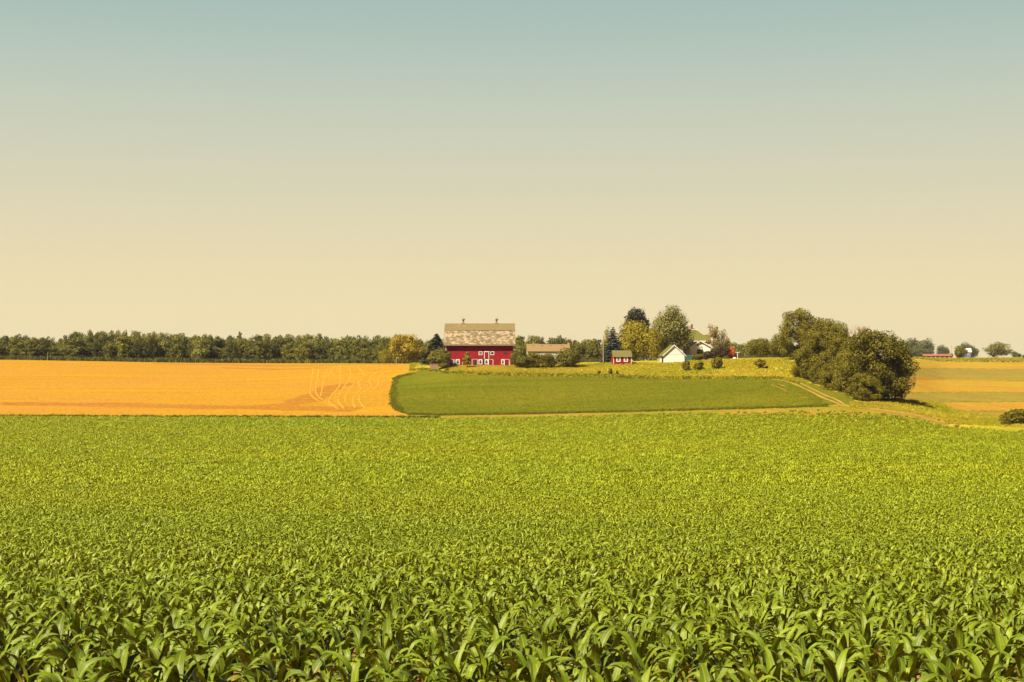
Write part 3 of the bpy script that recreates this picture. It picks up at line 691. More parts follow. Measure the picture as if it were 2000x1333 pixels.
M['hazel'] = LM('leaf_olive_green', (0.135, 0.122, 0.006), (0.23, 0.19, 0.009))
M['thick'] = LM('leaf_thicket', (0.105, 0.096, 0.005), (0.195, 0.162, 0.008))
M['yellow'] = LM('leaf_yellow_green', (0.22, 0.19, 0.010), (0.32, 0.26, 0.014))
M['gold'] = LM('leaf_golden', (0.27, 0.21, 0.010), (0.40, 0.29, 0.014))
M['willow'] = LM('leaf_grey_green', (0.16, 0.155, 0.035), (0.25, 0.235, 0.055))
M['blue'] = LM('needles_blue', (0.036, 0.050, 0.050), (0.070, 0.090, 0.085), t=0.08)
M['darkfir'] = LM('needles_dark', (0.030, 0.034, 0.020), (0.060, 0.062, 0.028), t=0.08)
M['brownleaf'] = LM('leaf_bronze', (0.19, 0.13, 0.025), (0.33, 0.22, 0.04))
M['maroon'] = LM('leaf_maroon', (0.060, 0.036, 0.020), (0.10, 0.065, 0.025))
M['redleaf'] = LM('leaf_orange_red', (0.45, 0.10, 0.035), (0.62, 0.17, 0.05))
M['hillgreen'] = LM('leaf_hazed_grey_green', (0.105, 0.115, 0.045), (0.15, 0.16, 0.065))  # grey tint of distant haze mixed into the leaf colour

broad = {}
for key, n in (('oak', 3), ('maple', 4), ('ash', 3)):
    for i in range(n):
        W = random.uniform(6.5, 8.5)
        broad[(key, i)] = (crown_mesh(M[key], 10, W, 0.0, 44, 110, 0.40, random.uniform(0, .35), lobe=(.11, .2), shell=(.55, .92)), trunk_mesh(M['bark'], 10, .22, seed=i), W)
def tree(name, px, d, top, width, crown, trunk, W0, H0=10.0, label='', cat='tree', group=None, base=None, lean=0, rz=None):
    """a tree standing on the ground at photo column px and depth d, its top at photo row top, width in photo pixels"""
    x, y, z = at(px, d)
    if base is not None: z = zrow(base, d)
    H = max(0.4, zrow(top, d) - z); s = width * d / F / W0
    e = empty(name, (x, y, z), 0, label, cat, group)
    e.rotation_euler = (0, 0, rng.uniform(0, 2*PI) if rz is None else rz)
    e.scale = (s, s, H / H0)
    link('crown', crown, e)
    if trunk is not None: link('trunk', trunk, e)
    return e

# --- the long wood behind the golden field, and its continuation behind the farm
prof_x = [-80, 0, 35, 60, 90, 112, 135, 155, 215, 280, 340, 375, 400, 430, 470, 520, 600, 632, 660, 700, 740, 775, 800, 830, 870, 1000, 1035, 1062, 1090, 1112, 1132, 1160, 1185, 1230, 1340, 1430, 1470, 1530, 1600]
prof_y = [654, 653, 652, 656, 655, 662, 652, 645, 645, 648, 652, 652, 649, 656, 656, 653, 650, 651, 658, 655, 657, 654, 653, 661, 664, 655, 652, 657, 653, 658, 664, 660, 662, 664, 664, 667, 664, 668, 672]
trees = []
def wood(x0, x1, step, d0, d1, t0, t1, w0, w1, row, kinds):
    px = x0
    while px < x1:
        jx = px + random.uniform(-.3, .3) * step
        if not (873 < jx < 1000 and row != 'back'):
            d = random.uniform(d0, d1); k = random.choice(kinds); v = random.choice([q for q in broad if q[0] == k]); c, t, W0 = broad[v]
            top = np.interp(jx, prof_x, prof_y) + random.uniform(t0, t1)
            e = tree({'oak': 'oak_tree', 'maple': 'broadleaf_tree', 'ash': 'broadleaf_tree'}[k], jx, d, top, random.uniform(w0, w1), c, t, W0)
            trees.append((jx, row, k, e))
        px += step
wood(-70, 872, 15, 500, 520, 6, 24, 26, 44, 'front', ['oak', 'maple', 'maple', 'ash', 'oak'])
wood(-60, 872, 16, 530, 550, 4, 13, 26, 42, 'middle', ['oak', 'maple', 'ash', 'maple'])
wood(-80, 872, 15, 590, 640, -1, 6, 24, 38, 'back', ['maple', 'oak', 'maple'])
wood(1000, 1215, 18, 500, 520, 8, 18, 27, 42, 'front', ['maple', 'oak', 'ash', 'ash'])
wood(1000, 1240, 19, 545, 590, 0, 5, 28, 44, 'back', ['oak', 'maple', 'maple'])
wood(1405, 1560, 17, 520, 560, 1, 6, 26, 38, 'front', ['maple', 'ash', 'oak'])
wood(1240, 1400, 26, 560, 600, 3, 8, 30, 40, 'back', ['maple', 'oak'])
def segment(px):
    for lim, s in ((150, 'at the left end of the golden field'), (300, 'below the wooded hilltop on the left'), (460, 'right of the wooded hilltop'), (640, 'behind the middle of the golden field'), (760, 'left of the golden tree'), (880, 'between golden tree and barn'), (1120, 'behind the low grey building'), (1260, 'left of the red shed'), (1405, 'behind the white house'), (1700, 'right of the red shrub')):
        if px < lim: return s
tone = {'oak': 'dark green', 'maple': 'mid green', 'ash': 'pale green'}
from collections import defaultdict
gr = defaultdict(list)
for jx, row, k, e in trees: gr[(tone[k], row, segment(jx))].append((jx, e))
ords = ['first', 'second', 'third', 'fourth', 'fifth', 'sixth', 'seventh', 'eighth', 'ninth', 'tenth', 'eleventh', 'twelfth', 'thirteenth', 'fourteenth']
for (tn, row, sg), lst in gr.items():
    lst.sort(key=lambda q: q[0])
    for i, (jx, e) in enumerate(lst):
        pre = '' if len(lst) == 1 else f'{ords[i]} from left, '
        tag(e, f'{pre}{tn} {row}-row tree {sg}', 'tree', 'trees of the long wood behind the fields')
def under(n):
    px = rng.uniform(-90, 870, n); d = rng.uniform(496, 506, n); k = px > 0
    m = n // 4; px[:m] = rng.uniform(1000, 1220, m); px[m:m+m//2] = rng.uniform(1405, 1560, m//2)
    return (px - 1000) / F * d, d
tufts('wood_undergrowth', [M['oak'], M['maple'], M['oak']], 4200, under, 1.2, 2.6, 'dark undergrowth along the foot of the long wood', 8, 'undergrowth')
# a pine and a dark spruce that stand out of the wood
sp_dark = spruce_mesh(M['darkfir'], 10, 5.0, 22, 0.40, 0.22, 1.6, .3, .75)
sp_blue = spruce_mesh(M['blue'], 10, 6.2, 21, 0.26, 0.18, 2.6, 0.34, 0.75)
tr_con = trunk_mesh(M['bark'], 10, .16, 0.08, 2)
tree('pine_tree', 468, 560, 649, 20, spruce_mesh(M['hillgreen'], 10, 5, 12, 0.5, 0.35, 0.7, -0.4, 0.5), tr_con, 5, label='lone pine whose spiky top rises above the wood', cat='tree')
tree('spruce_tree', 852.5, 400, 652.5, 54, sp_dark, tr_con, 5, label='dark pointed spruce just left of the red barn', cat='tree')
# golden tree and its small neighbour
cg = crown_mesh(M['gold'], 10, 9, 0.02, 60, 130, 0.34, 0.1)
tree('golden_tree', 790, 470, 653.5, 68, cg, trunk_mesh(M['bark'], 10, .2), 9, label='round golden yellow tree at the wood edge left of the barn', cat='tree')
cy = [crown_mesh(M['yellow'], 10, 8.5, 0.04, 50, 150, 0.32, 0.1, ragged=.4) for _ in range(2)]
tree('small_tree', 750, 465, 681, 24, cy[0], None, 8.5, label='low yellow green bushy tree at the left foot of the golden tree', cat='tree')

# --- farmyard trees
tree('spruce_tree', 1197.5, 383, 639.5, 54, sp_blue, tr_con, 6.2, label='blue grey spruce standing behind the small red shed', cat='tree')
cdk = crown_mesh(M['darkfir'], 10, 7.5, 0.1, 90, 230, 0.30, 0.3, ragged=.4, lobe=(.09, .18))
tree('dark_conifer', 1241, 415, 602.5, 55, cdk, tr_con, 7.5, label='very dark rounded conifer rising above the yellow green tree', cat='tree')
cyy = crown_mesh(M['yellow'], 10, 9, 0.10, 75, 170, 0.27, 0.2, ragged=.45)
tree('broadleaf_tree', 1240, 396, 626, 76, cyy, trunk_mesh(M['bark'], 10, .2, low=.1), 9, label='broad yellow green tree between the red shed and white shed', cat='tree')
tree('broadleaf_tree', 1275, 392, 640, 34, cy[1], trunk_mesh(M['bark_pale'], 10, .17), 8.5, label='slender yellow green tree with pale trunk left of white shed', cat='tree', base=706)
tree('small_tree', 1187, 394, 637, 20, crown_mesh(M['hazel'], 10, 6, .25, 22, 60, .28, .4, ragged=.8), trunk_mesh(M['bark_pale'], 10, .12, .2, 8), 6, label='thin ragged tree peeking out behind the blue spruce', cat='tree')
cwl = crown_mesh(M['willow'], 10, 6.6, 0.10, 120, 300, 0.14, 0.35, 0.9, ragged=.7, lobe=(.10, .19))
tree('tall_tree', 1309, 399, 598, 74, cwl, trunk_mesh(M['bark'], 10, .2, .3, 12, low=.1), 6.6, label='tallest grey green tree behind the white shed', cat='tree')
cbr = crown_mesh(M['brownleaf'], 10, 5, .22, 34, 70, .24, .2, .2, ragged=.9, lobe=(.10, .17))
tree('small_tree', 1394, 398, 633, 27, cbr, trunk_mesh(M['bark'], 10, .12, .25, 9), 5, label='open bronze leaved tree at the right side of the house', cat='tree')
tree('small_tree', 1411, 401, 643, 20, crown_mesh(M['brownleaf'], 10, 5, .25, 26, 55, .24, .2, .2, ragged=.9, lobe=(.10, .17)), trunk_mesh(M['bark'], 10, .12, .25, 9), 5, label='thinner bronze tree just left of the orange red shrub', cat='tree')
tree('small_tree', 1423, 410, 660, 18, crown_mesh(M['maple'], 10, 6, .1, 26, 80, .34, .2), None, 6, label='narrow green tree behind the orange red shrub', cat='tree')
bsh = lambda m, W=10, leaf=.5, n=34, per=150, rag=.5, up=0.0: crown_mesh(M[m], 10, W, 0.0, n, per, leaf, 0.0, up, ragged=rag, lobe=(.14, .26))
tree('shrub', 1408, 384, 675, 38, bsh('maroon'), None, 10, label='dark maroon shrub between the house and the orange red shrub', cat='shrub')
tree('shrub', 1384, 384, 686, 28, bsh('maroon'), None, 10, label='low dark shrub under the front gable of the house', cat='shrub')
tree('shrub', 1364, 383, 692, 24, bsh('thick'), None, 10, label='dark olive shrub at the foot of the house window', cat='shrub')
tree('shrub', 1427, 387, 676, 20, bsh('redleaf', 10, .45, 26, 100, .8), None, 10, label='bright orange red shrub at the end of the garden', cat='shrub')
tree('shrub', 1434, 388, 688, 13, bsh('redleaf', 10, .6, 18, 80, .8), None, 10, label='small orange red shrub touching the larger red one', cat='shrub')
tree('shrub', 1484, 425, 661, 50, bsh('hazel', 10, .36, 44, 180), None, 10, label='olive round tree on the crest left of the big thicket', cat='tree')
tree('shrub', 1522, 415, 662, 44, bsh('thick', 10, .36, 44, 180), None, 10, label='dark olive tree on the crest touching the big thicket', cat='tree')
tree('shrub', 1514, 430, 656, 10, bsh('maroon', 10, 1.0, 18, 80), None, 10, label='small reddish treetop above the olive trees on the crest', cat='tree')
# in front of the barn
M['bushmid'] = LM('leaf_bush', (0.13, 0.125, 0.014), (0.20, 0.18, 0.02))
tree('shrub', 859, 364, 680.5, 44, bsh('bushmid', 10, .5, 44, 170), trunk_mesh(M['bark'], 10, .3), 10, label='broad green bush hiding the left corner of the barn', cat='shrub', base=715)
tree('shrub', 866, 358, 709, 20, bsh('bushmid', 10, .9, 20, 90, .3), None, 10, label='low round shrub at the foot of the barn bush', cat='shrub', base=719)
tree('sapling', 913.5, 362, 687.5, 19, crown_mesh(M['hazel'], 10, 6, .02, 26, 75, .5, .5, .2, ragged=.8), trunk_mesh(M['bark'], 10, .2), 6, label='ragged sapling standing before the barn wall', cat='tree', base=715)
SH = 'row of shrubs between the barn and the red shed'
tree('shrub', 1014, 361, 682, 34, bsh('bushmid', 10, .42, 40, 150, .7, .5), None, 10, label='spiky green shrub against the right corner of the barn', cat='shrub', group=SH, base=718.5)
tree('shrub', 1043, 362, 689, 44, bsh('thick', 10, .42, 40, 170, .6), None, 10, label='brown green shrub under the left half of the grey building', cat='shrub', group=SH, base=718)
tree('shrub', 1073, 362, 691, 36, bsh('thick', 10, .42, 36, 150, .6), None, 10, label='brown green shrub under the middle of the grey building', cat='shrub', group=SH, base=717.5)
tree('shrub', 1110, 363, 679, 50, bsh('bushmid', 10, .40, 50, 170, .6), None, 10, label='largest shrub covering the right end of the grey building', cat='shrub', group=SH, base=716)
# saplings on the slope
SS = 'small bushes on the meadow slope'
tree('shrub', 1340.5, 354, 704, 15, bsh('thick', 10, 1.2, 15, 80, 1.4, .7), None, 10, label='small dark bush just right of the white shed', cat='shrub', group=SS)
tree('shrub', 1363, 354, 703.5, 22, bsh('thick', 10, 1.0, 16, 70, 1.6, .8), None, 10, label='loose spreading bush in the meadow below the house', cat='shrub', group=SS)
tree('shrub', 1401, 354, 696.5, 21, bsh('thick', 10, 1.0, 20, 90, 1.2, .6), None, 10, label='dense upright bush in the meadow below the maroon shrub', cat='shrub', group=SS)
tree('sapling', 1485, 350, 701.5, 26, crown_mesh(M['thick'], 10, 10, .18, 14, 80, 1.0, 0, ragged=1.4), trunk_mesh(M['bark'], 10, .4, .3), 10, label='small flat topped sapling alone in the golden grass', cat='shrub', group=SS)
tree('shrub', 1498, 350, 715, 5, bsh('thick', 10, 2.4, 12, 40), None, 10, label='tiny bush at the right foot of the flat topped sapling', cat='shrub', group=SS)
for px, top, w, lb in ((1169, 724, 7, 'tiny bush low on the meadow, leftmost of three'), (1192, 720, 9, 'forked tiny bush low on the meadow below the red shed'), (1205, 724, 6, 'tiny bush right of the forked one below the red shed')):
    x, d, z = on_ground(px, 733); tree('shrub', px, d, top, w, bsh('thick', 10, 2.0, 14, 50, .9), None, 10, label=lb, cat='shrub', group=SS)
# --- the big thicket on the right
th = [crown_mesh(M['thick'], 10, 9.5, 0.0, 120, 640, 0.20, .1, ragged=.2, lobe=(.075, .14), shell=(.62, .95)) for _ in range(3)]
thh = [crown_mesh(M['hazel'], 10, 9.5, 0.0, 115, 640, 0.20, .1, ragged=.2, lobe=(.075, .14), shell=(.62, .95)) for _ in range(2)]
TG = 'trees of the big thicket'
tb = trunk_mesh(M['bark'], 10, .25, .3, 10)
for px, d, top, w, m, base, lb in (
    (1568, 372, 603, 104, thh[0], 706, 'tallest tree at the upper left of the big thicket'),
    (1612, 352, 622, 84, thh[1], 725, 'sunlit tree right behind the tallest thicket tree'),
    (1636, 345, 632, 54, thh[1], 735, 'thicket tree in front of the bare branches'),
    (1602, 326, 643, 92, thh[0], 748, 'olive tree in the middle left of the thicket'),
    (1648, 306, 654, 92, thh[0], 762, 'broad tree in the centre of the thicket'),
    (1713, 276, 645, 134, th[1], 789, 'largest round tree at the right front of the thicket'),
    (1666, 292, 658, 86, th[2], 783, 'dark tree left of the largest round tree'),
    (1748, 285, 668, 70, th[0], 782, 'right outermost tree of the thicket with shaded side'),
    (1632, 298, 700, 62, th[2], 768, 'low bushy tree beside the farm track'),
    (1576, 332, 688, 62, th[1], 748, 'low dark bush at the left end of the thicket'),
    (1602, 318, 706, 44, thh[1], 757, 'small bush at the track edge under the thicket'),
    (1688, 270, 730, 66, th[1], 792, 'lowest dark bush nearest the corn field')):
    tree('thicket_tree', px, d, top, w, m, tb, 9.5, label=lb, cat='tree', group=TG, base=base)
x, y, z = at(1680, 392)
e = empty('bare_tree', (x, y, zrow(690, 392)), 0, 'leafless pinkish tree showing above the thicket', 'tree')
o = link('branches', bare_mesh(M['deadwood'], 10, 5, 4, .45), e); s = (zrow(615, 392) - zrow(690, 392)) / 8.6; e.scale = (s * .95, s * .95, s)
x, y, z = at(1703, 400)
e = empty('bare_tree', (x, y, zrow(690, 400)), 1, 'smaller leafless tree right of the pinkish bare one', 'tree')
link('branches', bare_mesh(M['deadwood'], 10, 9, 3, .55), e); s = (zrow(636, 400) - zrow(690, 400)) / 8.6; e.scale = (s, s, s)
# bush at the right edge of the picture
tree('shrub', 1984, 236, 799, 60, bsh('thick', 10, .62, 44, 110, .6), None, 10, label='dark round bush at the right edge beyond the corn', cat='shrub', base=834)
tree('shrub', 1964, 232, 822, 20, bsh('thick', 10, 1.3, 20, 60, .6), None, 10, label='low tuft of bush at the left foot of the right edge bush', cat='shrub', base=837)
# --- far right skyline
FG = 'distant trees on the right skyline'
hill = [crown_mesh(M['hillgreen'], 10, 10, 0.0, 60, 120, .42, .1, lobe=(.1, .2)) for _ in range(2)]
hw = crown_mesh(M['willow'], 10, 10, 0.0, 60, 120, .38, .2, lobe=(.1, .2))
for px, d, top, w, m, lb in (
    (1780, 940, 660.5, 46, hill[0], 'large distant tree emerging behind the thicket'), (1809, 930, 660, 34, hill[1], 'large distant tree left above the red roofed building'),
    (1768, 950, 664, 34, hill[1], 'distant tree half hidden behind the thicket'), (1790, 900, 677, 34, hill[0], 'lower distant tree before the large pair'), (1812, 905, 680, 26, hill[1], 'low tree just above the red roof left end'), (1798, 895, 688, 12, hill[1], 'small dark tree at the left end of the red roof'),
    (1841, 930, 673.5, 24, hill[0], 'lone distant tree above the right half of red roof'), (1857, 930, 690, 9, hill[0], 'small bush right of the red roofed building'),
    (1884, 950, 668.5, 36, hill[1], 'distant tree behind the far white farmhouse'), (1900, 945, 675, 26, hill[0], 'distant tree at the right side of the farmhouse'), (1983, 960, 686, 14, hill[0], 'dark small tree right of the pale willow'), (1991, 962, 690, 9, hill[1], 'tiny tree near the right edge of the skyline'), (1999, 965, 693, 7, hill[0], 'last tiny tree at the right edge of the skyline')):
    tree('distant_tree', px, d, top, w, m, tr_con, 10, label=lb, cat='tree', group=FG, base=700)
tree('distant_tree', 1952, 940, 668.5, 50, hw, None, 10, label='pale rounded willow on the right skyline', cat='tree', group=FG, base=700)
tree('distant_tree', 1877, 900, 677, 27, crown_mesh(M['thick'], 10, 10, 0, 40, 100, .6), tr_con, 10, label='olive tree standing before the far white farmhouse', cat='tree', group=FG, base=701)
# thin far crop line on the skyline
sk_r = region_between([(1780, 702.5), (2000, 701.5), (2300, 701)], [(1780, 701.5), (2000, 700.4), (2300, 700)], 1780, 2250)
def skyline(n):
    px = rng.uniform(1785, 2250, n); d = rng.uniform(770, 850, n); return (px - 1000) / F * d, d
tufts('far_hedge', [M['grass_g'], M['grass_d'], M['grass_g']], 3600, skyline, 0.9, 1.5, 'thin yellow green crop line on the right skyline', 6, 'crop')

# ------------------------------------------------------------------ BUILDINGS
def wood_mat(name, col, var=0.25, boards=0.25, vertical=True, rough=0.75):
    col = sc3(col)
    m, nt, b, o = new_mat(name)
    t = N(nt, 'ShaderNodeTexCoord'); sp = N(nt, 'ShaderNodeSeparateXYZ'); nt.links.new(t.outputs['Object'], sp.inputs[0])
    sx_ = noise(nt, 1.0, 4, vec=t.outputs['Object'], stretch=(3.5, 3.5, 0.5) if vertical else (0.5, 0.5, 3.5))
    c = mixc(nt, remap(nt, sx_, 0.3, 0.7), [v * (1 - var) for v in col], [min(1, v * (1 + var)) for v in col])
    ax = sp.outputs['X'] if vertical else sp.outputs['Z']
    ad = N(nt, 'ShaderNodeMath', operation='ADD'); nt.links.new(ax, ad.inputs[0])
    if vertical: nt.links.new(sp.outputs['Y'], ad.inputs[1])
    else: ad.inputs[1].default_value = 0
    md = N(nt, 'ShaderNodeMath', operation='PINGPONG'); nt.links.new(ad.outputs[0], md.inputs[0]); md.inputs[1].default_value = boards / 2
    g = remap(nt, md.outputs[0], 0, 0.03, 0, 1)
    nt.links.new(c, b.inputs['Base Color']); b.inputs['Roughness'].default_value = rough
    bump(nt, b, g, 0.6, 0.03); return m
M['red'] = wood_mat('barn_red_boards', (0.25, 0.002, 0.009), 0.32)
M['reddoor'] = wood_mat('door_red_boards', (0.20, 0.003, 0.010), 0.2)
M['white'] = simple('white_paint', (0.72, 0.70, 0.68), 0.6, 0.06)
M['whitewall'] = wood_mat('white_clapboard', (0.74, 0.71, 0.65), 0.05, 0.28, False)
M['dark'] = simple('dark_interior', (0.02, 0.017, 0.022), 0.7)
M['glass'] = simple('window_glass', (0.035, 0.035, 0.045), 0.15, 0.2)
M['stone'] = simple('foundation_stone', (0.27, 0.16, 0.10), 0.9, 0.3, 4, 0.6)
def roof_mat(name, a, b_, patch=None, thresh=(0.49, 0.53), sc_=(0.55, 0.55, 1.3)):
    a, b_ = sc3(a), sc3(b_); patch = sc3(patch) if patch else None
    m, nt, b, o = new_mat(name); t = N(nt, 'ShaderNodeTexCoord')
    c = mixc(nt, remap(nt, noise(nt, 1.3, 6, vec=t.outputs['Object'], rough=.75), 0.3, 0.7), a, b_)
    if patch:
        f = remap(nt, noise(nt, 1.0, 5, vec=t.outputs['Object'], stretch=sc_, rough=.62, dist=.4), *thresh)
        c2 = mixc(nt, remap(nt, noise(nt, 5, 3, vec=t.outputs['Object']), 0.35, .7), patch, [v * .72 for v in patch]); c = mixc(nt, f, c, c2)
    w = N(nt, 'ShaderNodeTexWave', bands_direction='Z'); w.inputs['Scale'].default_value = 1.6; w.inputs['Distortion'].default_value = 1.0; nt.links.new(t.outputs['Object'], w.inputs['Vector'])
    nt.links.new(c, b.inputs['Base Color']); b.inputs['Roughness'].default_value = 0.9; bump(nt, b, w.outputs['Fac'], .3, .04); return m
M['roof_up'] = roof_mat('old_shingles', (0.165, 0.13, 0.05), (0.22, 0.17, 0.07), (0.36, 0.27, 0.14), (0.62, 0.68))
M['roof_low'] = roof_mat('peeling_shingles', (0.12, 0.10, 0.05), (0.19, 0.15, 0.075), (0.42, 0.32, 0.21), (0.49, 0.535), (0.9, 0.9, 2.0))
M['roof_grey'] = roof_mat('tan_shingles', (0.22, 0.145, 0.06), (0.27, 0.18, 0.08))
M['roof_green'] = roof_mat('green_shingles', (0.12, 0.118, 0.022), (0.155, 0.145, 0.03))
M['roof_olive'] = roof_mat('olive_shingles', (0.125, 0.115, 0.035), (0.17, 0.15, 0.05))
M['roof_red'] = roof_mat('red_metal_roof', (0.28, 0.10, 0.07), (0.34, 0.13, 0.09))
M['metal'] = simple('galvanised_metal', (0.24, 0.13, 0.11), 0.45, 0.25, 4)
M['brick'] = simple('chimney_brick', (0.26, 0.055, 0.05), 0.9, 0.3, 5)
M['greywall'] = wood_mat('pale_grey_boards', (0.42, 0.44, 0.42), 0.08, 0.25, False)
M['teal'] = simple('teal_paint', (0.03, 0.085, 0.065), 0.6)
M['pole'] = simple('weathered_pole', (0.36, 0.24, 0.15), 0.9)
M['dirtline'] = M['stone']

def frame(mb, x0, x1, z0, z1, y, w=0.13, t=0.05, mid=False, cross=False, sill=True):
    mb.box(x0 - w, x0, y - t, y, z0 - w, z1 + w); mb.box(x1, x1 + w, y - t, y, z0 - w, z1 + w)
    mb.box(x0, x1, y - t, y, z1, z1 + w)
    if sill: mb.box(x0, x1, y - t, y, z0 - w, z0)
    if cross: mb.box(x0, x1, y - t * .8, y, (z0+z1)/2 - .025, (z0+z1)/2 + .025)
def window(parent, x0, x1, z0, z1, y=0.0, w=0.13, cross=True, arched=False, mat=None, label=None, name='window'):
    """frame proud of the wall, pane a sub-part of the frame"""
    f = MB(); frame(f, x0, x1, z0, z1, y, w, 0.06, cross=cross)
    if arched:
        for s in (0, 1):
            xa = x0 if s == 0 else x1; sg = 1 if s == 0 else -1
            f.add([(xa, y-.055, z1), (xa + sg*(x1-x0)*.5, y-.055, z1), (xa, y-.055, z1-(x1-x0)*.42), (xa, y-.005, z1), (xa + sg*(x1-x0)*.5, y-.005, z1), (xa, y-.005, z1-(x1-x0)*.42)], [(0,1,2),(3,5,4),(1,4,5,2),(0,2,5,3)])
    o = f.build(name, mat or M['white'], parent)
    if label: o['label'] = label
    MB().box(x0, x1, y - 0.022, y - 0.002, z0, z1).build('pane', M['glass'], o)
    return o

# ---- the red barn
BD = 368.0; S = BD / F
bx0, bz0 = (936.8 - 1000) * S, zrow(716, BD)
barn = empty('red_barn', (bx0, BD, bz0), 0, 'big red barn with gambrel roof of peeling shingles and two roof ventilators', 'barn')
X = lambda px: (px - 936.8) * S
Z = lambda py: (716 - py) * S
DEP = 11.0
hw_ = X(1002.2); zE = Z(673.6); zB = Z(646.2); zR = Z(632.3)
yE, yB, yR = -1.0, 1.45, DEP / 2
wall = MB()
prof = [(0, Z(713.5)), (0, zE + .28), (yB + .1, zB - .12), (yR, zR - .12), (DEP - yB - .1, zB - .12), (DEP, zE + .28), (DEP, Z(713.5))]
wall.prismx(prof, -hw_, hw_); wall.build('wall', M['red'], barn)
MB().box(-hw_ - .06, hw_ + .06, -.06, DEP + .06, -1.2, Z(713.5)).build('foundation', M['stone'], barn)
hr = X(1006.3)
def slab(y0, z0, y1, z1, x0, x1, t=0.14):
    n = Vector((0, -(z1 - z0), (y1 - y0))).normalized() * t
    if n.z < 0: n = -n
    P = [(x0, y0, z0), (x1, y0, z0), (x1, y1, z1), (x0, y1, z1)]; Q = [(p[0], p[1] + n.y, p[2] + n.z) for p in P]
    return P + Q, [(0,1,2,3),(7,6,5,4),(0,4,5,1),(1,5,6,2),(2,6,7,3),(3,7,4,0)]
r1 = MB(); r1.add(*slab(yE, zE, yB, zB, -hr, hr)); r1.add(*slab(DEP - yE, zE, DEP - yB, zB, -hr, hr)); r1.build('lower_roof', M['roof_low'], barn)
r2 = MB(); r2.add(*slab(yB - .15, zB - .02, yR, zR, -hr + .05, hr - .05, .17)); r2.add(*slab(DEP - yB + .15, zB - .02, yR, zR - .003, -hr + .05, hr - .05, .17)); r2.build('upper_roof', M['roof_up'], barn)
M['fascia'] = simple('fascia_board', (0.36, 0.25, 0.17), 0.8)
fs = MB(); fs.box(-hr, hr, yE - .05, yE - .003, zE - .22, zE + .1); fs.box(-hr + .002, hr - .002, yE, -.003, zE - .2, zE - .16); fs.build('fascia', M['fascia'], barn)
for s in (-1, 1):
    c = MB(); xx = s * hw_; c.box(min(xx, xx + s*.16), max(xx, xx + s*.16), -.05, .16, Z(713.5), zE - .22); c.build('corner_trim', M['white'], barn)
    q = MB()   # rake boards on the gable ends
    for (a0, a1, b0, b1) in ((yE, zE, yB, zB), (yB, zB, yR, zR), (DEP - yE, zE, DEP - yB, zB), (DEP - yB, zB, yR, zR)):
        V, Fq = slab(a0, a1 - .2, b0, b1 - .2, s * hr + (.004 if s > 0 else -.05), s * hr + (.05 if s > 0 else -.004), .3); q.add(V, Fq)
    q.build('rake_board', M['fascia'], barn)
window(barn, X(935.8), X(941.2), Z(692.8), Z(688), cross=True)
window(barn, X(959), X(964.2), Z(692.8), Z(688), cross=False)
window(barn, X(985.2), X(989.4), Z(692), Z(688.2), w=.03, mat=M['dark'], cross=False, label='small dark window high on the right of the wall')
hd = MB(); hd.box(X(946.6), X(954.2), -.035, -.003, Z(701.2), Z(688)); hd = hd.build('hay_door', M['reddoor'], barn); hd['label'] = 'upper loading door in a white frame'
f = MB(); w_ = .14; f.box(X(946.6) - w_, X(946.6), -.08, -.002, Z(701.2), Z(688)); f.box(X(954.2), X(954.2) + w_, -.08, -.002, Z(701.2), Z(688)); f.box(X(946.6) - w_ - .05, X(954.2) + w_ + .05, -.10, -.001, Z(688), Z(688) + .17); f.build('door_frame', M['white'], hd)
for a, b_, lab in ((891.6, 896.6, None), (936, 941, None), (947.8, 952.6, None), (980.2, 984, None)):
    window(barn, X(a), X(b_), Z(710.8), Z(703.4), w=.16, arched=True)
MB().box(X(942.4), X(946.4), -.03, -.003, Z(712), Z(702.4)).build('shutter', M['dark'], barn)
sh = MB().box(X(886.6), X(890), -.05, -.003, Z(712), Z(702.4)).build('shutter', simple('grey_shutter', (.28, .22, .22), .8), barn); sh['label'] = 'grey shutter beside the left window'
def bdoor(a, b_, top, bot, openp=False, lab=None):
    d = MB().box(X(a), X(b_), -.06, -.004, Z(bot), Z(top)).build('door', M['dark'] if openp else M['reddoor'], barn)
    if lab: d['label'] = lab
    g = MB(); g.box(X(a) - .11, X(a), -.09, -.002, Z(bot), Z(top)); g.box(X(b_), X(b_) + .11, -.09, -.002, Z(bot), Z(top)); g.box(X(a) - .11, X(b_) + .11, -.10, -.001, Z(top), Z(top) + .06); g.build('door_frame', M['white'], d)
    if not openp: MB().box(X(b_) - .3, X(b_) - .22, -.1, -.06, (Z(bot)+Z(top))/2 - .12, (Z(bot)+Z(top))/2 + .12).build('handle', M['dark'], d)
bdoor(877.5, 885.3, 702.5, 712.5, True, 'dark open doorway at the left')
bdoor(922.6, 931.8, 702.5, 714.3, True, 'dark open doorway left of the middle windows')
MB().box(X(924), X(927.5), -.16, -.11, Z(713.8), Z(703.2)).build('door_leaf', M['reddoor'], barn)
bdoor(954.6, 962.4, 702.8, 716.2)
bdoor(985.6, 994.2, 702.6, 716.5)
for px in (903.6, 996.2):
    MB().box(X(px) - .12, X(px) + .12, -.35, -.10, -0.4, Z(707)).build('post', M['pole'], barn)
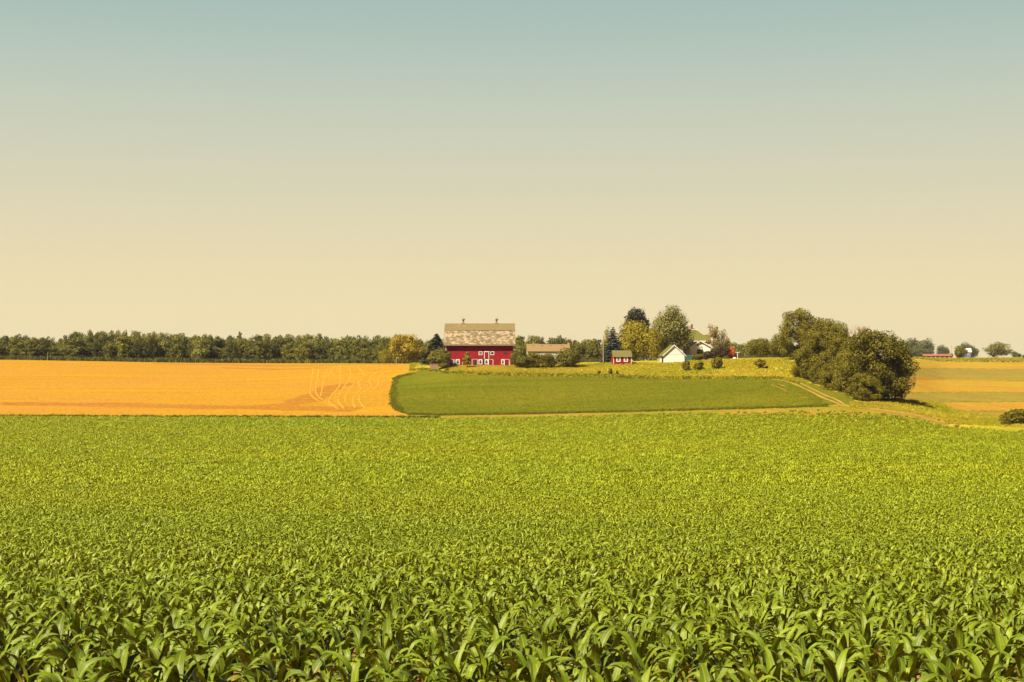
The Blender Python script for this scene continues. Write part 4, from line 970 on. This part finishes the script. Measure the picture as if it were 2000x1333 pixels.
for px in (903.4, 969.4):
    v = MB(); cx = X(px); k = S
    v.box(cx - 3.6*k, cx + 3.6*k, yR - 3.6*k, yR + 3.6*k, zR - .35, zR + 1.5*k)
    v.add([(cx-3.6*k, yR-3.6*k, zR+1.5*k), (cx+3.6*k, yR-3.6*k, zR+1.5*k), (cx+3.6*k, yR+3.6*k, zR+1.5*k), (cx-3.6*k, yR+3.6*k, zR+1.5*k), (cx-1.6*k, yR-1.6*k, zR+3.2*k), (cx+1.6*k, yR-1.6*k, zR+3.2*k), (cx+1.6*k, yR+1.6*k, zR+3.2*k), (cx-1.6*k, yR+1.6*k, zR+3.2*k)],
          [(0,1,5,4), (1,2,6,5), (2,3,7,6), (3,0,4,7), (4,5,6,7)])
    vt = v.build('roof_ventilator', M['metal'], barn)
    MB().tube([(cx, yR, zR+3.1*k), (cx, yR, zR+6.2*k)], [1.5*k, 1.5*k], 12).build('neck', M['metal'], vt, smooth=False)
    MB().tube([(cx, yR, zR+6.1*k), (cx, yR, zR+7.6*k), (cx, yR, zR+9.2*k), (cx, yR, zR+10.4*k), (cx, yR, zR+11.4*k)], [1.4*k, 2.6*k, 3.5*k, 2.6*k, .6*k], 12).build('hood', simple('ventilator_hood', (.30, .15, .12), .4, .2), vt, smooth=True)
    MB().tube([(cx, yR, zR+11.3*k), (cx, yR, zR+13.6*k)], [.04, .02], 6).build('finial', M['metal'], vt)
for s in (-1, 1): MB().tube([(s * (hr - .5), yR, zR), (s * (hr - .5), yR, zR + 1.0)], [.02, .012], 5).build('lightning_rod', M['metal'], barn)
# low stone wall left of the barn
x, y, z = (848.5 - 1000) / F * 362, 362, zrow(718, 362)
sw = empty('stone_wall', (x, y, z), 0, 'low pinkish stone wall under the bush left of the barn', 'wall')
wl = MB(); wl.box(-1.15, 1.15, 0, .5, -.6, .88); wl.build('wall_body', M['stone'], sw); MB().box(-1.2, 1.2, -.05, .55, .88, .97).build('coping', simple('coping_stone', (.30, .19, .13), .9), sw)
MB().box(-1.15, -.95, .1, .3, .97, 1.9).build('post', M['reddoor'], sw)

def gable(parent, W, D, hwall, rise, roofm, wallm, ov=.3, ovf=.4, along='x', thick=.12, base=-.6):
    """simple gable house; ridge along x or y; front at y=0"""
    w = MB(); r = MB()
    if along == 'x':
        w.prismx([(0, base), (0, hwall), (D/2, hwall + rise), (D, hwall), (D, base)], -W/2, W/2); k = rise / (D/2)
        for (y0, y1) in ((-ov, D/2), (D + ov, D/2)):
            V, Fq = slab(y0, hwall - ov * k + .03, y1, hwall + rise + .03 + (.002 if y0 < 0 else 0), -W/2 - ovf, W/2 + ovf, thick); r.add(V, Fq)
    else:
        w.prism([(-W/2, base), (-W/2, hwall), (0, hwall + rise), (W/2, hwall), (W/2, base)], 0, D); k = rise / (W/2)
        for s in (-1, 1):
            n = Vector((s * rise, 0, W/2)).normalized() * thick; x0 = s * (W/2 + ov); z0 = hwall - ov * k + .03; z1 = hwall + rise + .03
            P = [(x0, -ovf, z0), (0, -ovf, z1), (0, D + ovf, z1), (x0, D + ovf, z0)]; Q = [(p[0] + (n.x if abs(p[0]) > 1e-6 else 0), p[1], p[2] + (n.z if abs(p[0]) > 1e-6 else thick * 1.25)) for p in P]
            r.add(P + Q, [(0,1,2,3),(7,6,5,4),(0,4,5,1),(1,5,6,2),(2,6,7,3),(3,7,4,0)])
    return w.build('wall', wallm, parent), r.build('roof', roofm, parent)
# ---- low grey building
D1 = 398.0; s1 = D1 / F
gb = empty('grey_building', ((1071.5 - 1000) * s1, D1, zrow(711, D1)), R(3), 'long low grey building with tan roof behind the shrub row', 'building')
gw, gr_ = gable(gb, 82 * s1, 5.4, (711 - 686) * s1, 12.5 * s1, M['roof_grey'], M['greywall'], .35, .25)
for px in (1042.5, 1059.7, 1076.7, 1098.3):
    xx = (px - 1071.5) * s1; MB().box(xx - .18, xx + .18, 1.9, 2.3, 4.5, 5.18).build('roof_vent', M['dark'], gr_)
MB().box((1110.2 - 1071.5) * s1, (1114 - 1071.5) * s1, 2.2, 3.2, 3.3, (711 - 670) * s1).build('chimney', simple('pink_render', (.40, .24, .19), .8), gb)
MB().box(-41 * s1 - .04, -41 * s1 + .14, -.05, .12, -.5, (711 - 687) * s1).build('corner_trim', M['white'], gb)
for q in (-3.5, 0, 3.2): window(gb, q - .5, q + .5, 1.2, 2.2)
# ---- small red shed
D2 = 371.0; s2 = D2 / F
rs = empty('red_shed', ((1215.8 - 1000) * s2, D2, zrow(709.7, D2)), R(6), 'small red shed with olive roof and two white framed windows', 'shed')
rw, rr_ = gable(rs, 35.2 * s2, 3.4, 13.0 * s2, 11 * s2, M['roof_olive'], M['red'], .28, .22)
for a, b_ in ((1205.6, 1210), (1220.3, 1224.5)): window(rs, (a - 1215.8) * s2, (b_ - 1215.8) * s2, (709.7 - 705) * s2, (709.7 - 699.8) * s2, w=.27)
for q in (-1, 1):
    xx = q * 17.6 * s2; MB().box(min(xx, xx + q*.05) - (.08 if q > 0 else 0), max(xx, xx + q*.05) + (.08 if q < 0 else 0), -.04, .06, -.3, 12.4 * s2).build('corner_trim', M['white'], rs)
# ---- white shed
D3 = 374.0; s3 = D3 / F
ws = empty('white_shed', ((1316.6 - 1000) * s3, D3, zrow(710.3, D3)), R(5), 'small white shed with green roof, sunlit gable end facing the fields', 'shed')
ww_, wr_ = gable(ws, 41 * s3, 5.4, 17.0 * s3, 18.5 * s3, M['roof_green'], M['whitewall'], .42, .34, 'y', .10)
f = MB()
for q in (-1, 1):
    kk = 18.5 / 20.5; x0 = q * (20.5 * s3 + .42); z0 = 17.0 * s3 - .42 * kk; z1 = 35.5 * s3
    f.add([(x0, -.39, z0 - .1), (0, -.39, z1 - .1), (0, -.39, z1 + .18), (x0, -.39, z0 + .16), (x0, -.343, z0 - .1), (0, -.343, z1 - .1), (0, -.343, z1 + .18), (x0, -.343, z0 + .16)], [(0,1,2,3),(7,6,5,4),(0,4,5,1),(3,2,6,7),(0,3,7,4),(1,5,6,2)])
f.build('rake_board', M['white'], ws)
MB().box(-20.5 * s3 - .05, -20.5 * s3 - .004, .5, 2.6, -.3, 15 * s3).build('doorway', M['dark'], ws)
MB().box(-20.5 * s3 + .02, 20.5 * s3 - .02, -.05, -.003, 18.2 * s3, 18.2 * s3 + .10).build('trim_board', M['white'], ws)
MB().box(-20.5 * s3 - .08, -20.5 * s3 + .5, -.25, -.004, -.5, .35).build('step', M['white'], ws)
MB().box(-20.5 * s3 + .5, 20.5 * s3, -.03, -.002, -.4, .22).build('foundation', M['stone'], ws)
# ---- white farmhouse
D4 = 408.0; s4 = D4 / F
HX = lambda px: (px - 1363) * s4
HZ = lambda py: (704 - py) * s4
fh = empty('farmhouse', ((1363 - 1000) * s4, D4, zrow(704, D4)), 0, 'white farmhouse with olive green hip roof and front gable behind the white shed', 'house')
xl, xr_ = HX(1335), HX(1387.8); yd = 9.0; zE4 = HZ(667)
MB().box(xl, xr_, 0, yd, -1, zE4).build('wall', M['whitewall'], fh)
rf = MB(); o_ = .45; zt = HZ(643.6); cx0, cx1 = HX(1352.5), HX(1362.5)
P = [(xl-o_, -o_, zE4), (xr_+o_, -o_, zE4), (xr_+o_, yd+o_, zE4), (xl-o_, yd+o_, zE4), (cx0, yd/2-.6, zt), (cx1, yd/2-.6, zt), (cx1, yd/2+.6, zt), (cx0, yd/2+.6, zt)]
rf.add(P, [(3,2,1,0), (0,1,5,4), (1,2,6,5), (2,3,7,6), (3,0,4,7), (4,5,6,7)])
roof4 = rf.build('roof', M['roof_green'], fh)
wg = MB(); wg.add([(HX(1368), 1.6, zE4 + .05), (xr_ + .4, 1.6, zE4 + .05), (xr_ + .4, 3.4, HZ(654)), (HX(1368), 3.4, HZ(654)), (HX(1368), 5.2, zE4 + .05), (xr_ + .4, 5.2, zE4 + .05)], [(0,1,2,3), (3,2,5,4), (0,3,4), (1,5,2), (0,4,5,1)]); wg.build('roof_wing', M['roof_green'], roof4)
eb = MB(); eb.box(xl - o_, xr_ + o_, -o_ - .05, -o_ - .003, zE4 - .14, zE4 + .14); eb.build('eave_board', M['white'], fh)
MB().box(cx0 - .1, cx1 + .5, yd/2 - .9, yd/2 + .6, zt - .1, zt + .16).build('ridge_cap', M['white'], roof4)
ch = MB().box(HX(1353.6), HX(1357), yd/2 - .35, yd/2 + .25, zt - .6, HZ(634.2)).build('chimney', M['brick'], roof4)
MB().box(HX(1353.2), HX(1357.4), yd/2 - .42, yd/2 + .32, HZ(634.2), HZ(633.3)).build('chimney_cap', M['brick'], ch)
MB().box(HX(1353.6), HX(1361), yd/2 - .36, yd/2 + .2, zt + .16, zt + .32).build('flashing', M['dark'], ch)
# front wing with its gable
fw_c = HX(1364.5); FW = 5.1; FD = 4.2
wf = MB(); zpe = HZ(678.5); zpp = HZ(667.2); hwf = HX(1384.3) - fw_c
wf.prism([(fw_c - hwf, -1), (fw_c - hwf, zpe), (fw_c, zpp), (fw_c + hwf, zpe), (fw_c + hwf, -1)], -FD, -.003); wg_ = wf.build('front_gable', M['whitewall'], fh)
r = MB()
for q in (-1, 1):
    k = (zpp - zpe) / hwf; x0 = fw_c + q * (hwf + .45); z0 = zpe - .45 * k + .03; z1 = zpp + .03
    r.add([(x0, -FD-.5, z0), (fw_c, -FD-.5, z1), (fw_c, .3, z1), (x0, .3, z0), (x0, -FD-.5, z0+.14), (fw_c, -FD-.5, z1+.14), (fw_c, .3, z1+.14), (x0, .3, z0+.14)], [(0,1,2,3),(7,6,5,4),(0,4,5,1),(1,5,6,2),(2,6,7,3),(3,7,4,0)])
r.build('porch_roof', M['roof_green'], fh)
f = MB()
for q in (-1, 1):
    x0 = fw_c + q * (hwf + .45); z0 = zpe - .45 * k
    f.add([(x0, -FD-.55, z0 - .06), (fw_c, -FD-.55, zpp - .06), (fw_c, -FD-.55, zpp + .24), (x0, -FD-.55, z0 + .22), (x0, -FD-.503, z0 - .06), (fw_c, -FD-.503, zpp - .06), (fw_c, -FD-.503, zpp + .24), (x0, -FD-.503, z0 + .22)], [(0,1,2,3),(7,6,5,4),(0,4,5,1),(3,2,6,7),(0,3,7,4),(1,5,6,2)])
f.build('rake_board', M['white'], fh)
window(fh, HX(1357.5), HX(1369), HZ(692), HZ(683.5), y=-FD, w=.16)
MB().box(HX(1357.5), HX(1360), -FD - .04, -FD - .003, HZ(676), HZ(673.5)).build('attic_vent', M['dark'], fh)
hd2 = MB(); hd2.prism([(HX(1358.5), HZ(683.0)), (HX(1362.5), HZ(683.0)), (HX(1362), HZ(681)), (HX(1360.6), HZ(680.4)), (HX(1359), HZ(681))], -FD - .25, -FD - .07); hd2.build('window_hood', M['white'], fh)
for a in (1339.5, 1347.5): window(fh, HX(a), HX(a + 4), HZ(680), HZ(671), y=0, w=.12)
window(fh, HX(1376), HX(1379), HZ(676), HZ(670), y=0, w=.1)
# side porch in the shade, left of the front wing
pr = MB(); pr.box(HX(1331), fw_c - hwf - .46, -2.9, -.003, HZ(683.2), HZ(681.6)); pr.build('porch_roof', M['roof_green'], fh)
for a in (1332.5, 1337.5, 1342): MB().box(HX(a) - .08, HX(a) + .08, -2.7, -2.54, -.8, HZ(683.2) - .003).build('porch_post', M['white'], fh)
MB().box(HX(1331), fw_c - hwf - .01, -2.8, -.004, -1, .55).build('porch_floor', M['greywall'], fh)
# ---- teal bin behind the shed
x = (1346 - 1000) / F * 384
tb_ = empty('storage_bin', (x, 384, zrow(706, 384)), R(-8), 'teal green storage bin between the white shed and the house', 'bin')
MB().box(-1.2, 1.2, 0, 1.4, -.4, 1.45).build('body', M['teal'], tb_); MB().prismx([(-.06, 1.45), (-.06, 1.52), (1.46, 1.75), (1.46, 1.45)], -1.25, 1.25).build('lid', M['teal'], tb_)
for q in (-.9, 0, .9): MB().box(q - .05, q + .05, -.05, -.003, -.3, 1.4).build('rib', M['teal'], tb_)
# ---- clothes post and pale boulder
x = (1440.5 - 1000) / F * 380
cp = empty('clothes_post', (x, 380, zrow(703.5, 380)), 0, 'thin pale post with a cross arm right of the orange red shrub', 'post')
MB().box(-.06, .06, -.06, .06, -.4, 1.95).build('post', M['white'], cp); MB().box(-.55, .65, -.04, .04, 1.95, 2.05).build('cross_arm', M['white'], cp)
b = MB(); 
import bmesh
bm = bmesh.new(); bmesh.ops.create_icosphere(bm, subdivisions=3, radius=.5)
for v in bm.verts: v.co = Vector((v.co.x * 1.05, v.co.y * .8, v.co.z * .72)) * (1 + .07 * math.sin(v.co.x * 7 + v.co.z * 5))
me = bpy.data.meshes.new('boulder'); bm.to_mesh(me); bm.free(); me.materials.append(simple('pale_stone', (.66, .6, .5), .8)); me.polygons.foreach_set('use_smooth', np.ones(len(me.polygons), bool))
tag(link('boulder', me, None, ((1435 - 1000) / F * 378, 378, zrow(700.6, 378))), 'pale rounded boulder at the foot of the clothes post', 'boulder')
# ---- utility poles
def pole(px, d, top, base, lab, r=.13, arm=0.0, mat='pole'):
    x = (px - 1000) / F * d; z = zrow(base, d); h = zrow(top, d) - z
    e = empty('utility_pole', (x, d, z), 0, lab, 'pole'); MB().tube([(0, 0, -.5), (0, 0, h)], [r, r * .75], 8).build('pole', M[mat], e)
    if arm: MB().box(-arm, arm, -.06, .06, h - .7, h - .55).build('cross_arm', M[mat], e)
pole(1178.3, 378, 655.5, 707, 'tall thin wooden pole left of the blue spruce')
pole(93, 494, 688, 705, 'pale pole before the wood at the left', .09)
pole(774, 440, 699, 712, 'short post below the golden tree', .12)
pole(1858.5, 900, 675, 701, 'distant thin pole right of the red roofed building', .14, .9)
# ---- far right: long red roofed building and a far farmhouse
D5 = 890.0; s5 = D5 / F
lr = empty('long_building', ((1832 - 1000) * s5, D5, zrow(701, D5)), R(2), 'long low building with pinkish red roof on the right skyline', 'building')
gable(lr, 54 * s5, 8, 5.2 * s5, 3.6 * s5, M['roof_red'], simple('dark_red_wall', (.14, .06, .06), .8), .5, .5)
for i in range(6): MB().box(-7.8 + i * 2.9, -7.0 + i * 2.9, -.05, -.003, .1, 1.2).build('window', M['white'], lr)
far_h = empty('farmhouse', ((1888 - 1000) / F * 925, 925, zrow(700.5, 925)), R(-12), 'far small house with white roof among dark trees on right skyline', 'house')
gable(far_h, 5.2, 6, 4.3, 2.2, simple('white_roof', (.72, .68, .6), .6), simple('shaded_blue_wall', (.12, .14, .2), .8), .5, .5)
window(far_h, -1.4, -.6, 2.6, 3.6); window(far_h, .7, 1.5, 2.6, 3.6)
print('objects', len(bpy.data.objects))

# ------------------------------------------------------------------ the thin summer haze that deepens the haze tint already in the far leaf colour
hm = bpy.data.materials.new('haze_air'); hm.use_nodes = True; hn = hm.node_tree; hn.nodes.clear()
ho = N(hn, 'ShaderNodeOutputMaterial'); hv = N(hn, 'ShaderNodeVolumePrincipled')
hv.inputs['Color'].default_value = (0.80, 0.86, 0.95, 1); hv.inputs['Density'].default_value = 0.00006; hv.inputs['Anisotropy'].default_value = 0.2
hn.links.new(hv.outputs[0], ho.inputs['Volume'])
hz_o = MB().box(-3000, 3000, -90, 2450, -45, 40).build('haze', hm); tag(hz_o, 'thin pale summer haze lying over the whole farmland', 'haze', kind='stuff')
